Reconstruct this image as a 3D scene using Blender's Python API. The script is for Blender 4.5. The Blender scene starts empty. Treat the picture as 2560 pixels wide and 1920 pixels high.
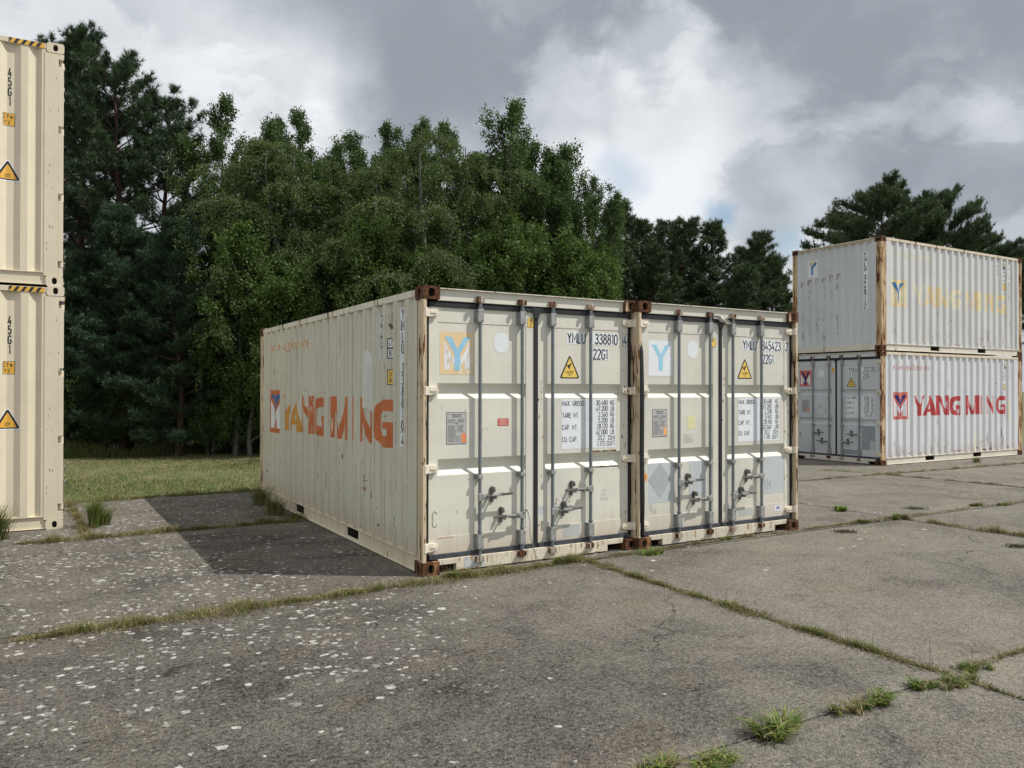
import bpy, bmesh, math, random
import numpy as np
from mathutils import Vector, Matrix
R = math.radians
random.seed(7)
sc = bpy.context.scene
COL = sc.collection

# ------------------------------------------------------------------ camera, sky, sun, exposure
cam_d = bpy.data.cameras.new('camera'); cam = bpy.data.objects.new('camera', cam_d); COL.objects.link(cam)
cam.location = (0, 0, 1.6623); cam.rotation_euler = (math.pi / 2 + .00702, -.0014, 0)
cam_d.sensor_width = 36; cam_d.lens = 27.99; cam_d.clip_end = 3000; cam_d.clip_start = .05
sc.camera = cam
SUN = Vector((1.876, -.097, 2.591)).normalized()
sd = bpy.data.lights.new('sun', 'SUN'); sd.energy = 3.9; sd.angle = R(.55); sd.color = (1, .96, .895)
so = bpy.data.objects.new('sun', sd); COL.objects.link(so); so.rotation_euler = SUN.to_track_quat('Z', 'Y').to_euler()
so.location = (20, 0, 30)
sc.view_settings.view_transform = 'Standard'; sc.view_settings.look = 'None'
sc.view_settings.exposure = 0.15; sc.view_settings.gamma = 1
world = bpy.data.worlds.new('World'); sc.world = world; world.use_nodes = True


class NT:
    """small helper to write node trees"""
    def __init__(s, nt): s.nt = nt; s.n = nt.nodes; s.l = nt.links
    def node(s, t, **k):
        nd = s.n.new(t)
        for a, b in k.items(): setattr(nd, a, b)
        return nd
    def put(s, sock, v):
        if isinstance(v, bpy.types.NodeSocket): s.l.new(v, sock)
        elif v is not None:
            try: sock.default_value = v
            except Exception: sock.default_value = tuple(v) + (1,)
    def m(s, op, a, b=None, c=None, clamp=False):
        nd = s.node('ShaderNodeMath', operation=op); nd.use_clamp = clamp
        for i, v in enumerate((a, b, c)):
            if v is not None: s.put(nd.inputs[i], v)
        return nd.outputs[0]
    def vm(s, op, a, b=None):
        nd = s.node('ShaderNodeVectorMath', operation=op)
        s.put(nd.inputs[0], a)
        if b is not None:
            if op == 'SCALE': s.put(nd.inputs[3], b)
            else: s.put(nd.inputs[1], b)
        return nd.outputs[1] if op in ('DISTANCE', 'LENGTH', 'DOT_PRODUCT') else nd.outputs[0]
    def mapr(s, v, a, b, c=0., d=1., smooth=False):
        nd = s.node('ShaderNodeMapRange'); nd.interpolation_type = 'SMOOTHSTEP' if smooth else 'LINEAR'
        for i, x in enumerate((v, a, b, c, d)): s.put(nd.inputs[i], x)
        return nd.outputs[0]
    def noise(s, vec, scale, detail=3., rough=.5, dist=0.):
        nd = s.node('ShaderNodeTexNoise'); s.put(nd.inputs['Vector'], vec)
        s.put(nd.inputs['Scale'], scale); s.put(nd.inputs['Detail'], detail); s.put(nd.inputs['Roughness'], rough); s.put(nd.inputs['Distortion'], dist)
        return nd.outputs['Fac']
    def noisec(s, vec, scale, detail=2.):
        nd = s.node('ShaderNodeTexNoise'); s.put(nd.inputs['Vector'], vec); s.put(nd.inputs['Scale'], scale); s.put(nd.inputs['Detail'], detail)
        return nd.outputs['Color']
    def voro(s, vec, scale, out='Distance', rnd=1.):
        nd = s.node('ShaderNodeTexVoronoi'); s.put(nd.inputs['Vector'], vec); s.put(nd.inputs['Scale'], scale); s.put(nd.inputs['Randomness'], rnd)
        return nd.outputs[out]
    def mix(s, f, a, b, blend='MIX'):
        nd = s.node('ShaderNodeMix', data_type='RGBA', blend_type=blend)
        s.put(nd.inputs[0], f)
        for i, v in ((6, a), (7, b)):
            if isinstance(v, bpy.types.NodeSocket): s.l.new(v, nd.inputs[i])
            else: nd.inputs[i].default_value = tuple(v)[:3] + (1,)
        return nd.outputs[2]
    def xyz(s, vec):
        nd = s.node('ShaderNodeSeparateXYZ'); s.put(nd.inputs[0], vec); return nd.outputs
    def comb(s, x, y, z):
        nd = s.node('ShaderNodeCombineXYZ')
        for i, v in enumerate((x, y, z)): s.put(nd.inputs[i], v)
        return nd.outputs[0]
    def mapping(s, vec, scale=(1, 1, 1), loc=(0, 0, 0)):
        nd = s.node('ShaderNodeMapping'); s.put(nd.inputs[0], vec); nd.inputs['Scale'].default_value = scale; nd.inputs['Location'].default_value = loc
        return nd.outputs[0]


# ---- sky: Nishita behind broken stratocumulus
def build_world():
    t = NT(world.node_tree); t.n.clear()
    out = t.node('ShaderNodeOutputWorld'); bg = t.node('ShaderNodeBackground')
    sky = t.node('ShaderNodeTexSky'); sky.sky_type = 'NISHITA'; sky.sun_disc = False
    sky.sun_elevation = math.asin(SUN.z); sky.sun_rotation = math.atan2(SUN.x, SUN.y)
    sky.altitude = 50; sky.air_density = 1.2; sky.dust_density = 1.0
    skyc = t.vm('SCALE', sky.outputs[0], .105)
    tc = t.node('ShaderNodeTexCoord').outputs['Generated']
    N = t.vm('NORMALIZE', tc)
    x, y, z = t.xyz(N)
    zz = t.m('ADD', t.m('MAXIMUM', z, 0.), .34)
    P = t.comb(t.m('DIVIDE', x, zz), t.m('DIVIDE', y, zz), 0.)
    warp = t.vm('SCALE', t.vm('SUBTRACT', t.noisec(P, 1.1, 3.), (.5, .5, .5)), .75)
    P2 = t.vm('ADD', P, warp)
    wn0 = t.vm('ADD', N, t.vm('SCALE', t.vm('SUBTRACT', t.noisec(N, 6., 4.), (.5, .5, .5)), .12))
    n1 = t.noise(P2, .8, 8., .55)
    n2 = t.noise(t.vm('ADD', P2, (7.3, 2.1, 0)), 2.1, 8., .58)
    n3 = t.noise(t.vm('ADD', t.vm('MULTIPLY', wn0, (1., 1., 1.9)), (3., 1., 5.)), 5.5, 7., .55)
    wn = t.vm('ADD', N, t.vm('SCALE', t.vm('SUBTRACT', t.noisec(N, 5., 7.), (.5, .5, .5)), .26))
    lum = t.m('ADD', t.m('MULTIPLY', t.m('SUBTRACT', n1, .5), .30), t.m('MULTIPLY', t.m('SUBTRACT', n2, .5), .30))
    lum = t.m('ADD', lum, t.m('MULTIPLY', t.m('SUBTRACT', n3, .5), .30))
    n4 = t.noise(t.vm('ADD', t.vm('MULTIPLY', t.vm('ADD', N, t.vm('SCALE', t.vm('SUBTRACT', t.noisec(N, 9., 5.), (.5, .5, .5)), .10)), (1., 1., 2.1)), (8., 3., 1.)), 4.2, 9., .6)
    lum = t.m('ADD', lum, t.m('MULTIPLY', t.m('SUBTRACT', t.mapr(n4, .44, .56, 0., 1., True), .5), .16))
    lum = t.m('ADD', lum, .605)

    def cdir(px, py):
        return Vector(((px - 1280) / 1990, 1, (974 - py) / 1990)).normalized()

    wb = t.vm('ADD', N, t.vm('SCALE', t.vm('SUBTRACT', t.noisec(N, 14., 6.), (.5, .5, .5)), .07))

    def blob(px, py, r, soft=.55, wv=None):
        d = t.vm('DISTANCE', wv or wn, tuple(cdir(px, py)))
        return t.mapr(d, r, r * (1 - soft), 0., 1., True)
    for px, py, r, a in ((1130, 90, .20, -.15), (860, 20, .13, -.10), (1000, 200, .11, -.12), (1330, 20, .18, -.10), (1950, 110, .27, -.20), (2350, 170, .26, -.19), (2140, 250, .12, -.08), (1700, 40, .2, -.12),
                         (830, 230, .09, .14), (700, 300, .16, .06), (1640, 330, .17, .14), (560, 200, .12, .07), (1700, 190, .085, .18), (1480, 230, .10, .08), (2330, 370, .14, .16), (2050, 420, .10, .16), (1900, 330, .10, .08), (1790, 400, .12, .06), (1400, 380, .14, .04),
                         (420, 120, .26, .03), (2500, 460, .10, -.10), (1880, 470, .09, -.08), (2090, 600, .12, .16), (1650, 520, .14, .06)):
        lum = t.m('ADD', lum, t.m('MULTIPLY', blob(px, py, r), a))
    lum = t.m('SMOOTH_MIN', t.m('SMOOTH_MAX', lum, .31, .22), .84, .12)
    k = t.mapr(lum, .3, .72, 0., 1.)
    tint = t.mix(k, (.885, .99, 1.12), (.965, .998, 1.04))
    cloud = t.vm('MULTIPLY', tint, t.comb(lum, lum, lum))
    blue = t.m('MAXIMUM', t.m('MAXIMUM', blob(1785, 545, .030, .9, wb), blob(1970, 603, .026, .9, wb)), t.m('MULTIPLY', blob(1560, 450, .05, .9, wb), .5))
    blue = t.m('MULTIPLY', blue, .85)
    col = t.mix(blue, cloud, skyc)
    t.put(bg.inputs[0], col); bg.inputs[1].default_value = 1.0
    t.l.new(bg.outputs[0], out.inputs[0])


build_world()


# ------------------------------------------------------------------ materials
def newmat(name):
    m = bpy.data.materials.new(name); m.use_nodes = True
    t = NT(m.node_tree); b = t.n['Principled BSDF']
    return m, t, b


def plain(name, col, rough=.6, metal=0., var=.12, scale=6.):
    m, t, b = newmat(name)
    o = t.node('ShaderNodeTexCoord').outputs['Object']
    n = t.noise(o, scale, 5., .6)
    f = t.mapr(n, .3, .7, 1 - var, 1 + var)
    t.put(b.inputs['Base Color'], t.vm('MULTIPLY', tuple(col), t.comb(f, f, f)))
    b.inputs['Roughness'].default_value = rough; b.inputs['Metallic'].default_value = metal
    return m


RUST_D = (.045, .02, .012); RUST_M = (.13, .05, .022); RUST_O = (.36, .17, .07)


def paint(name, col, rust=.0, stain=.25, chip=.0, bottom=0., stain_col=(.36, .27, .16), dull=.0, grain=1., ora=.0):
    """weathered container paint. rust: area share eaten by rust, chip: small dark scratches, bottom: rust bleed at the foot"""
    m, t, b = newmat(name)
    o = t.node('ShaderNodeTexCoord').outputs['Object']
    x, y, z = t.xyz(o)
    big = t.noise(o, .9, 4., .55); mid = t.noise(o, 5., 4., .6)
    f = t.m('ADD', t.mapr(big, .3, .7, .93, 1.05), t.mapr(mid, .3, .7, -.03, .03))
    c = t.vm('MULTIPLY', tuple(col), t.comb(f, f, f))
    # vertical streaks of dirt
    st = t.noise(t.mapping(o, (16, 16, .55)), 1., 5., .65)
    st2 = t.noise(t.mapping(o, (45, 45, 1.6), (3, 7, 1)), 1., 4., .6)
    sm = t.m('MULTIPLY', t.mapr(st, .5, .74, 0., 1.), t.mapr(mid, .35, .65, .35, 1.))
    sm = t.m('ADD', t.m('MULTIPLY', sm, stain), t.m('MULTIPLY', t.mapr(st2, .55, .8), stain * .5), clamp=True)
    c = t.mix(sm, c, stain_col)
    if dull: c = t.mix(t.m('MULTIPLY', t.mapr(t.noise(o, 2.3, 5., .6), .45, .62), dull), c, (.36, .38, .40))
    if bottom:
        fb = t.mapr(t.m('ADD', z, t.m('MULTIPLY', t.m('SUBTRACT', st, .5), .5)), .42, .16, 0., 1.)
        c = t.mix(t.m('MULTIPLY', fb, bottom), c, (.42, .22, .09))
    h = t.m('MULTIPLY', mid, .2)
    rmask = None
    if rust:
        rn = t.noise(t.mapping(o, (2.2, 2.2, .26)), 8., 8., .68)
        rl = t.noise(o, 1.7, 3., .5)
        v = t.m('ADD', rn, t.m('MULTIPLY', t.m('SUBTRACT', rl, .5), .5))
        rmask = t.mapr(v, .5 + (.5 - rust) * .42 + .02, .5 + (.5 - rust) * .42 - .025 + .055, 0., 1.)
        halo = t.mapr(v, .5 + (.5 - rust) * .42 - .07, .5 + (.5 - rust) * .42 + .02, 0., 1.)
        c = t.mix(t.m('MULTIPLY', halo, .45), c, (.45, .27, .12))
        rc = t.mix(t.mapr(t.noise(o, 26., 4., .6), .35, .65), RUST_D, RUST_M)
        rc = t.mix(t.mapr(t.noise(t.mapping(o, (1, 1, .3)), 14., 4., .6), .54 - ora, .72 - ora), rc, RUST_O)
        c = t.mix(rmask, c, rc)
        h = t.m('SUBTRACT', h, t.m('MULTIPLY', rmask, .5))
    if chip:
        cn = t.noise(t.mapping(o, (1, 1, .28)), 30., 3., .6); cl = t.noise(t.mapping(o, (1.2, 1.2, .5), (9, 2, 4)), 2.6, 4., .6)
        cm = t.mapr(t.m('ADD', cn, t.m('MULTIPLY', t.m('SUBTRACT', cl, .5), .9)), .86 - chip * .18, .89 - chip * .18, 0., 1.)
        c = t.mix(cm, c, t.mix(t.mapr(mid, .45, .55), (.10, .055, .035), (.16, .15, .14)))
    t.put(b.inputs['Base Color'], c)
    t.put(b.inputs['Roughness'], t.mapr(mid, .3, .7, .42, .62) if not rust else t.mix(rmask, (.5, .5, .5), (.9, .9, .9)))
    bp = t.node('ShaderNodeBump'); bp.inputs['Strength'].default_value = .35 * grain; bp.inputs['Distance'].default_value = .006
    dent = t.noise(o, 2.2, 2., .4)
    t.put(bp.inputs['Height'], t.m('ADD', h, t.m('MULTIPLY', dent, 1.6)))
    t.l.new(bp.outputs[0], b.inputs['Normal'])
    b.inputs['Specular IOR Level'].default_value = .35
    return m


def worn(name, col, base, amount=.3, scale=9., rough=.6):
    """sticker or stencil paint that has flaked off so that the paint beneath shows"""
    m, t, b = newmat(name)
    o = t.node('ShaderNodeTexCoord').outputs['Object']
    n = t.noise(t.mapping(o, (1, 1, .35)), scale, 7., .68); l = t.noise(o, 1.3, 2., .5)
    k = t.mapr(t.m('ADD', n, t.m('MULTIPLY', t.m('SUBTRACT', l, .5), .4)), .64 - amount * .3, .68 - amount * .3, 0., 1.)
    v = t.mapr(t.noise(o, 4., 4., .6), .3, .7, .88, 1.1)
    t.put(b.inputs['Base Color'], t.mix(k, t.vm('MULTIPLY', tuple(col), t.comb(v, v, v)), base))
    b.inputs['Roughness'].default_value = rough
    return m


CA = (.71, .70, .605); CB = (.675, .665, .58); CR = (.66, .675, .69); CL = (.70, .63, .475)
M = {}
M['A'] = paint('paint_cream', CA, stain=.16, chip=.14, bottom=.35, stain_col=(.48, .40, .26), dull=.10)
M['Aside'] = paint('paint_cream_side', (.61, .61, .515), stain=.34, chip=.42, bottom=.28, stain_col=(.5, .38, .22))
M['Arail'] = paint('paint_cream_rail', CA, rust=.27, stain=.9, chip=.6, stain_col=(.46, .28, .13))
M['Alow'] = paint('paint_cream_low', (.72, .67, .53), rust=.14, stain=.8, chip=.3, stain_col=(.42, .27, .13))
M['B'] = paint('paint_grey_cream', CB, stain=.2, chip=.16, bottom=.25, stain_col=(.46, .38, .26), dull=.12)
M['Blow'] = paint('paint_grey_cream_low', (.66, .61, .5), rust=.13, stain=.6, chip=.4, stain_col=(.36, .24, .12))
M['post'] = paint('paint_post_rust', (.64, .54, .38), rust=.40, stain=.6, chip=.6, stain_col=(.42, .24, .1), grain=1.6)
M['postR'] = paint('paint_post_rust_far', (.58, .45, .28), rust=.52, ora=.12, stain=1.,  chip=.4, stain_col=(.42, .24, .1), grain=1.5)
M['postRW'] = paint('paint_post_mixed', (.56, .42, .25), rust=.48, ora=.12, stain=.9, chip=.3, stain_col=(.5, .33, .16), grain=1.2)
M['cast'] = paint('rusty_casting', (.5, .4, .28), rust=.86, stain=.8, stain_col=(.3, .15, .07), grain=2.5)
M['R'] = paint('paint_pale_grey', CR, stain=.22, chip=.3, bottom=.25, stain_col=(.5, .42, .3))
M['Rup'] = paint('paint_pale_grey_up', (.62, .63, .62), stain=.42, chip=.35, stain_col=(.5, .42, .3))
M['Rend'] = paint('paint_pale_grey_end', (.62, .64, .665), stain=.26, chip=.42, stain_col=(.48, .42, .32))
M['Rlow'] = paint('paint_pale_low', (.70, .66, .57), rust=.12, stain=.5, chip=.4, stain_col=(.45, .3, .16))
M['Rrail'] = paint('paint_pale_rail', (.70, .62, .48), rust=.24, stain=.8, chip=.4, stain_col=(.5, .3, .15))
M['Rdoor'] = paint('paint_grey_door', (.60, .625, .655), stain=.18, chip=.22, bottom=.1)
M['L'] = paint('paint_beige', CL, stain=.20, chip=.07, stain_col=(.45, .38, .26), grain=.35)
M['hinge'] = paint('paint_hinge', (.78, .72, .60), rust=.2, stain=.5, stain_col=(.5, .3, .14))
M['galv'] = plain('galvanised_steel', (.20, .22, .235), .5, .3, .2, 14)
M['galv2'] = plain('galvanised_fitting', (.36, .365, .355), .5, .3, .25, 20)
M['rustfit'] = paint('rusty_fitting', (.42, .38, .33), rust=.55, stain=.5, grain=2.)
M['darkfit'] = plain('dark_worn_steel', (.15, .145, .135), .6, .4, .4, 30)
M['rubber'] = plain('black_rubber', (.016, .017, .02), .5, 0, .3, 12)
M['rubber2'] = plain('dusty_rubber', (.05, .055, .065), .6, 0, .3, 12)
M['dark'] = plain('dark_inside', (.012, .01, .009), .9)
M['under'] = plain('underframe', (.07, .055, .045), .9)
M['white'] = plain('sticker_white', (.78, .81, .84), .5, 0, .05)
M['black'] = plain('marking_black', (.012, .013, .022), .5, 0, .2)
M['black_w'] = worn('marking_black_worn', (.015, .015, .025), (.7, .72, .74), .12, 20)
M['yellow'] = plain('sticker_yellow', (.80, .56, .12), .5, 0, .06)
M['amber'] = plain('sticker_amber', (.72, .40, .055), .5, 0, .05)
M['plate'] = plain('data_plate', (.46, .46, .45), .5, 0, .12, 30)
M['platedark'] = plain('data_plate_ink', (.07, .07, .065), .5)
M['redst'] = plain('sticker_red', (.52, .09, .07), .5)
M['pink'] = plain('sticker_pink', (.85, .5, .42), .5)
M['orange_s'] = plain('sticker_orange', (.80, .27, .10), .5)
M['orange_s2'] = plain('sticker_orange_pale', (.90, .46, .18), .5)
M['peach'] = worn('sticker_peach', (.80, .60, .34), (.78, .68, .48), .16, 8)
M['sky'] = worn('sticker_sky_blue', (.30, .58, .78), (.45, .66, .8), .2, 16)
M['skyB'] = plain('sticker_sky_blue_clean', (.33, .63, .80), .5, 0, .05)
M['whitew'] = worn('sticker_white_torn', (.78, .79, .80), (.60, .55, .48), .22, 14)
M['cream_p'] = plain('sticker_pale_yellow', (.74, .72, .42), .6)
M['ltpatch'] = plain('touch_up_grey_blue', (.53, .57, .585), .5, 0, .05, 3)
M['ltpatch2'] = plain('touch_up_grey', (.48, .50, .49), .55, 0, .08, 5)
M['grpatch'] = plain('touch_up_mid_grey', (.30, .33, .36), .55, 0, .1, 5)
M['yelpatch'] = plain('touch_up_cream', (.72, .68, .5), .55, 0, .06, 5)
M['ghost'] = plain('placard_ghost', (.42, .45, .45), .6, 0, .08, 9)
M['ora1'] = worn('stencil_orange', (.56, .155, .045), CA, .10, 7)
M['ora2'] = worn('stencil_amber', (.62, .30, .05), CA, .14, 9)
M['ora3'] = worn('stencil_orange_faded', (.62, .33, .14), CA, .3, 22)
M['blue'] = worn('stencil_blue', (.02, .16, .42), CA, .06, 9)
M['navy'] = worn('stencil_navy', (.02, .025, .17), (.5, .5, .6), .04, 12)
M['red'] = worn('stencil_red', (.50, .055, .06), CR, .03, 9)
M['red2'] = worn('stencil_red_faded', (.62, .15, .11), CR, .14, 9)
M['red3'] = worn('stencil_pink_faded', (.62, .26, .24), CR, .3, 26)
M['cream1'] = worn('stencil_cream_faded', (.76, .62, .34), (.62, .63, .62), .10, 11)
M['cream2'] = worn('stencil_cream_ghost', (.78, .73, .50), (.62, .63, .62), .2, 22)
M['blueR'] = worn('stencil_blue_far', (.035, .20, .48), (.6, .62, .62), .06, 9)
M['rustp'] = paint('rust_spot', (.5, .3, .14), rust=.75, stain=.9, stain_col=(.4, .2, .08))
M['rusto'] = plain('rust_bleed', (.47, .27, .12), .9, 0, .35, 20)
M['scratch'] = plain('pen_mark', (.16, .16, .15), .7)
M['greyst'] = worn('sticker_grey_old', (.30, .30, .28), CA, .35, 30)
M['vent'] = plain('vent_plastic', (.50, .46, .36), .6)


def bark_mat(name, c):
    m, t, b = newmat(name); o = t.node('ShaderNodeTexCoord').outputs['Object']
    n = t.noise(t.mapping(o, (9, 9, 2)), 1., 6., .7)
    t.put(b.inputs['Base Color'], t.mix(t.mapr(n, .35, .65), tuple(x * .45 for x in c), c)); b.inputs['Roughness'].default_value = .9
    return m


def leaf_mat(name, c1, c2, trans=.25, rough=.55, sc_=.55):
    m, t, b = newmat(name); o = t.node('ShaderNodeTexCoord').outputs['Object']
    n = t.noise(o, sc_, 4., .6); n2 = t.noise(o, 7., 2., .5)
    f = t.m('ADD', t.mapr(n, .35, .65, 0., .7), t.mapr(n2, .35, .65, -.1, .45), clamp=True)
    c = t.mix(f, c1, c2)
    t.put(b.inputs['Base Color'], c); b.inputs['Roughness'].default_value = rough; b.inputs['Specular IOR Level'].default_value = .22
    tr = t.node('ShaderNodeBsdfTranslucent'); t.put(tr.inputs[0], t.vm('MULTIPLY', c, (1.3, 1.5, .7)))
    mx = t.node('ShaderNodeMixShader'); mx.inputs[0].default_value = trans
    t.l.new(b.outputs[0], mx.inputs[1]); t.l.new(tr.outputs[0], mx.inputs[2])
    t.l.new(mx.outputs[0], t.n['Material Output'].inputs[0])
    return m


# ------------------------------------------------------------------ mesh helpers
def tag(o, label=None, cat=None, group=None, kind=None):
    if label: o['label'] = label
    if cat: o['category'] = cat
    if group: o['group'] = group
    if kind: o['kind'] = kind
    return o


def empty(name, loc, rz=0):
    o = bpy.data.objects.new(name, None); COL.objects.link(o); o.location = loc; o.rotation_euler = (0, 0, rz); o.empty_display_size = .3
    return o


class MB:
    def __init__(s): s.v = []; s.f = []; s.mi = []
    def add(s, vs, fs, mi=0):
        b = len(s.v); s.v += [tuple(p) for p in vs]; s.f += [tuple(b + i for i in f) for f in fs]; s.mi += [mi] * len(fs); return s
    def box(s, x0, x1, y0, y1, z0, z1, mi=0):
        return s.add([(x, y, z) for z in (z0, z1) for y in (y0, y1) for x in (x0, x1)],
                     [(0, 2, 3, 1), (4, 5, 7, 6), (0, 1, 5, 4), (2, 6, 7, 3), (0, 4, 6, 2), (1, 3, 7, 5)], mi)
    def cyl(s, p, q, r, r2=None, n=10, mi=0):
        r2 = r if r2 is None else r2; p = Vector(p); q = Vector(q); d = (q - p).normalized()
        a = d.orthogonal().normalized(); b = d.cross(a); vs = []
        for c, rr in ((p, r), (q, r2)):
            for i in range(n):
                t = 2 * math.pi * i / n; vs.append(c + (a * math.cos(t) + b * math.sin(t)) * rr)
        fs = [(i, (i + 1) % n, n + (i + 1) % n, n + i) for i in range(n)] + [tuple(reversed(range(n))), tuple(range(n, 2 * n))]
        return s.add(vs, fs, mi)
    def tube(s, pts, rad, n=8, mi=0):
        pts = [Vector(p) for p in pts]; rad = rad if hasattr(rad, '__len__') else [rad] * len(pts)
        vs = []; prev = None
        for i, p in enumerate(pts):
            d = (pts[min(i + 1, len(pts) - 1)] - pts[max(i - 1, 0)]).normalized()
            a = d.orthogonal().normalized() if prev is None else (prev - d * prev.dot(d)).normalized()
            prev = a; b = d.cross(a)
            for k in range(n):
                t = 2 * math.pi * k / n; vs.append(p + (a * math.cos(t) + b * math.sin(t)) * rad[i])
        fs = [(i * n + k, i * n + (k + 1) % n, (i + 1) * n + (k + 1) % n, (i + 1) * n + k) for i in range(len(pts) - 1) for k in range(n)]
        fs += [tuple(reversed(range(n))), tuple(range((len(pts) - 1) * n, len(pts) * n))]
        return s.add(vs, fs, mi)
    def prism_xz(s, poly, y0, y1, mi=0):
        n = len(poly)
        vs = [(x, y0, z) for x, z in poly] + [(x, y1, z) for x, z in poly]
        return s.add(vs, [tuple(range(n)), tuple(reversed(range(n, 2 * n)))] + [(i, n + i, n + (i + 1) % n, (i + 1) % n) for i in range(n)], mi)
    def ring(s, o, u, v, w, h, hw, hh, n, depth, mi=0, mi2=1):
        """rectangle w x h (origin o, axes u,v, outward n) with an oval hole hw x hh in its middle, a short tunnel and a dark back"""
        o, u, v, n = Vector(o), Vector(u), Vector(v), Vector(n); N = 24; c = o + u * w / 2 + v * h / 2; A = []; B = []; D = []
        for i in range(N):
            t = 2 * math.pi * (i + .5) / N; cx, sx = math.cos(t), math.sin(t)
            k = 1 / max(abs(cx) / (w / 2), abs(sx) / (h / 2)); A.append(c + u * cx * k + v * sx * k)
            e = (abs(cx / hw * 2) ** 2.6 + abs(sx / hh * 2) ** 2.6) ** (-1 / 2.6)
            B.append(c + u * cx * e + v * sx * e); D.append(B[-1] - n * depth)
        # corner triangles come from inserting the rectangle corners
        cs = [o + u * w + v * h, o + v * h, o, o + u * w]
        vs = A + B + D + cs; fs = []
        for i in range(N):
            j = (i + 1) % N; fs.append((i, j, N + j, N + i))
        for q, i in enumerate((N // 8, 3 * N // 8, 5 * N // 8, 7 * N // 8)):
            fs.append((i - 1, 3 * N + q, i))
        s.add(vs, fs, mi)
        b = len(s.v); s.v += [tuple(p) for p in B + D]
        for i in range(N):
            j = (i + 1) % N; s.f.append((b + i, b + j, b + N + j, b + N + i)); s.mi.append(mi)
        s.f.append(tuple(b + N + i for i in range(N))); s.mi.append(mi2)
        return s
    def build(s, name, mats, parent=None, bevel=0., smooth=False):
        me = bpy.data.meshes.new(name); me.from_pydata(s.v, [], s.f)
        if not isinstance(mats, (list, tuple)): mats = [mats]
        for m in mats: me.materials.append(m)
        if len(mats) > 1: me.polygons.foreach_set('material_index', s.mi)
        if smooth: me.polygons.foreach_set('use_smooth', [True] * len(s.f))
        me.update()
        o = bpy.data.objects.new(name, me); COL.objects.link(o)
        if parent: o.parent = parent
        if bevel:
            md = o.modifiers.new('bevel', 'BEVEL'); md.width = bevel; md.segments = 2; md.limit_method = 'ANGLE'; md.angle_limit = R(40)
        return o


# ------------------------------------------------------------------ stroke lettering
def arc(cx, cy, rx, ry, a0, a1, n=7):
    return [(cx + rx * math.cos(R(a0 + (a1 - a0) * i / (n - 1))), cy + ry * math.sin(R(a0 + (a1 - a0) * i / (n - 1)))) for i in range(n)]


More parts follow.
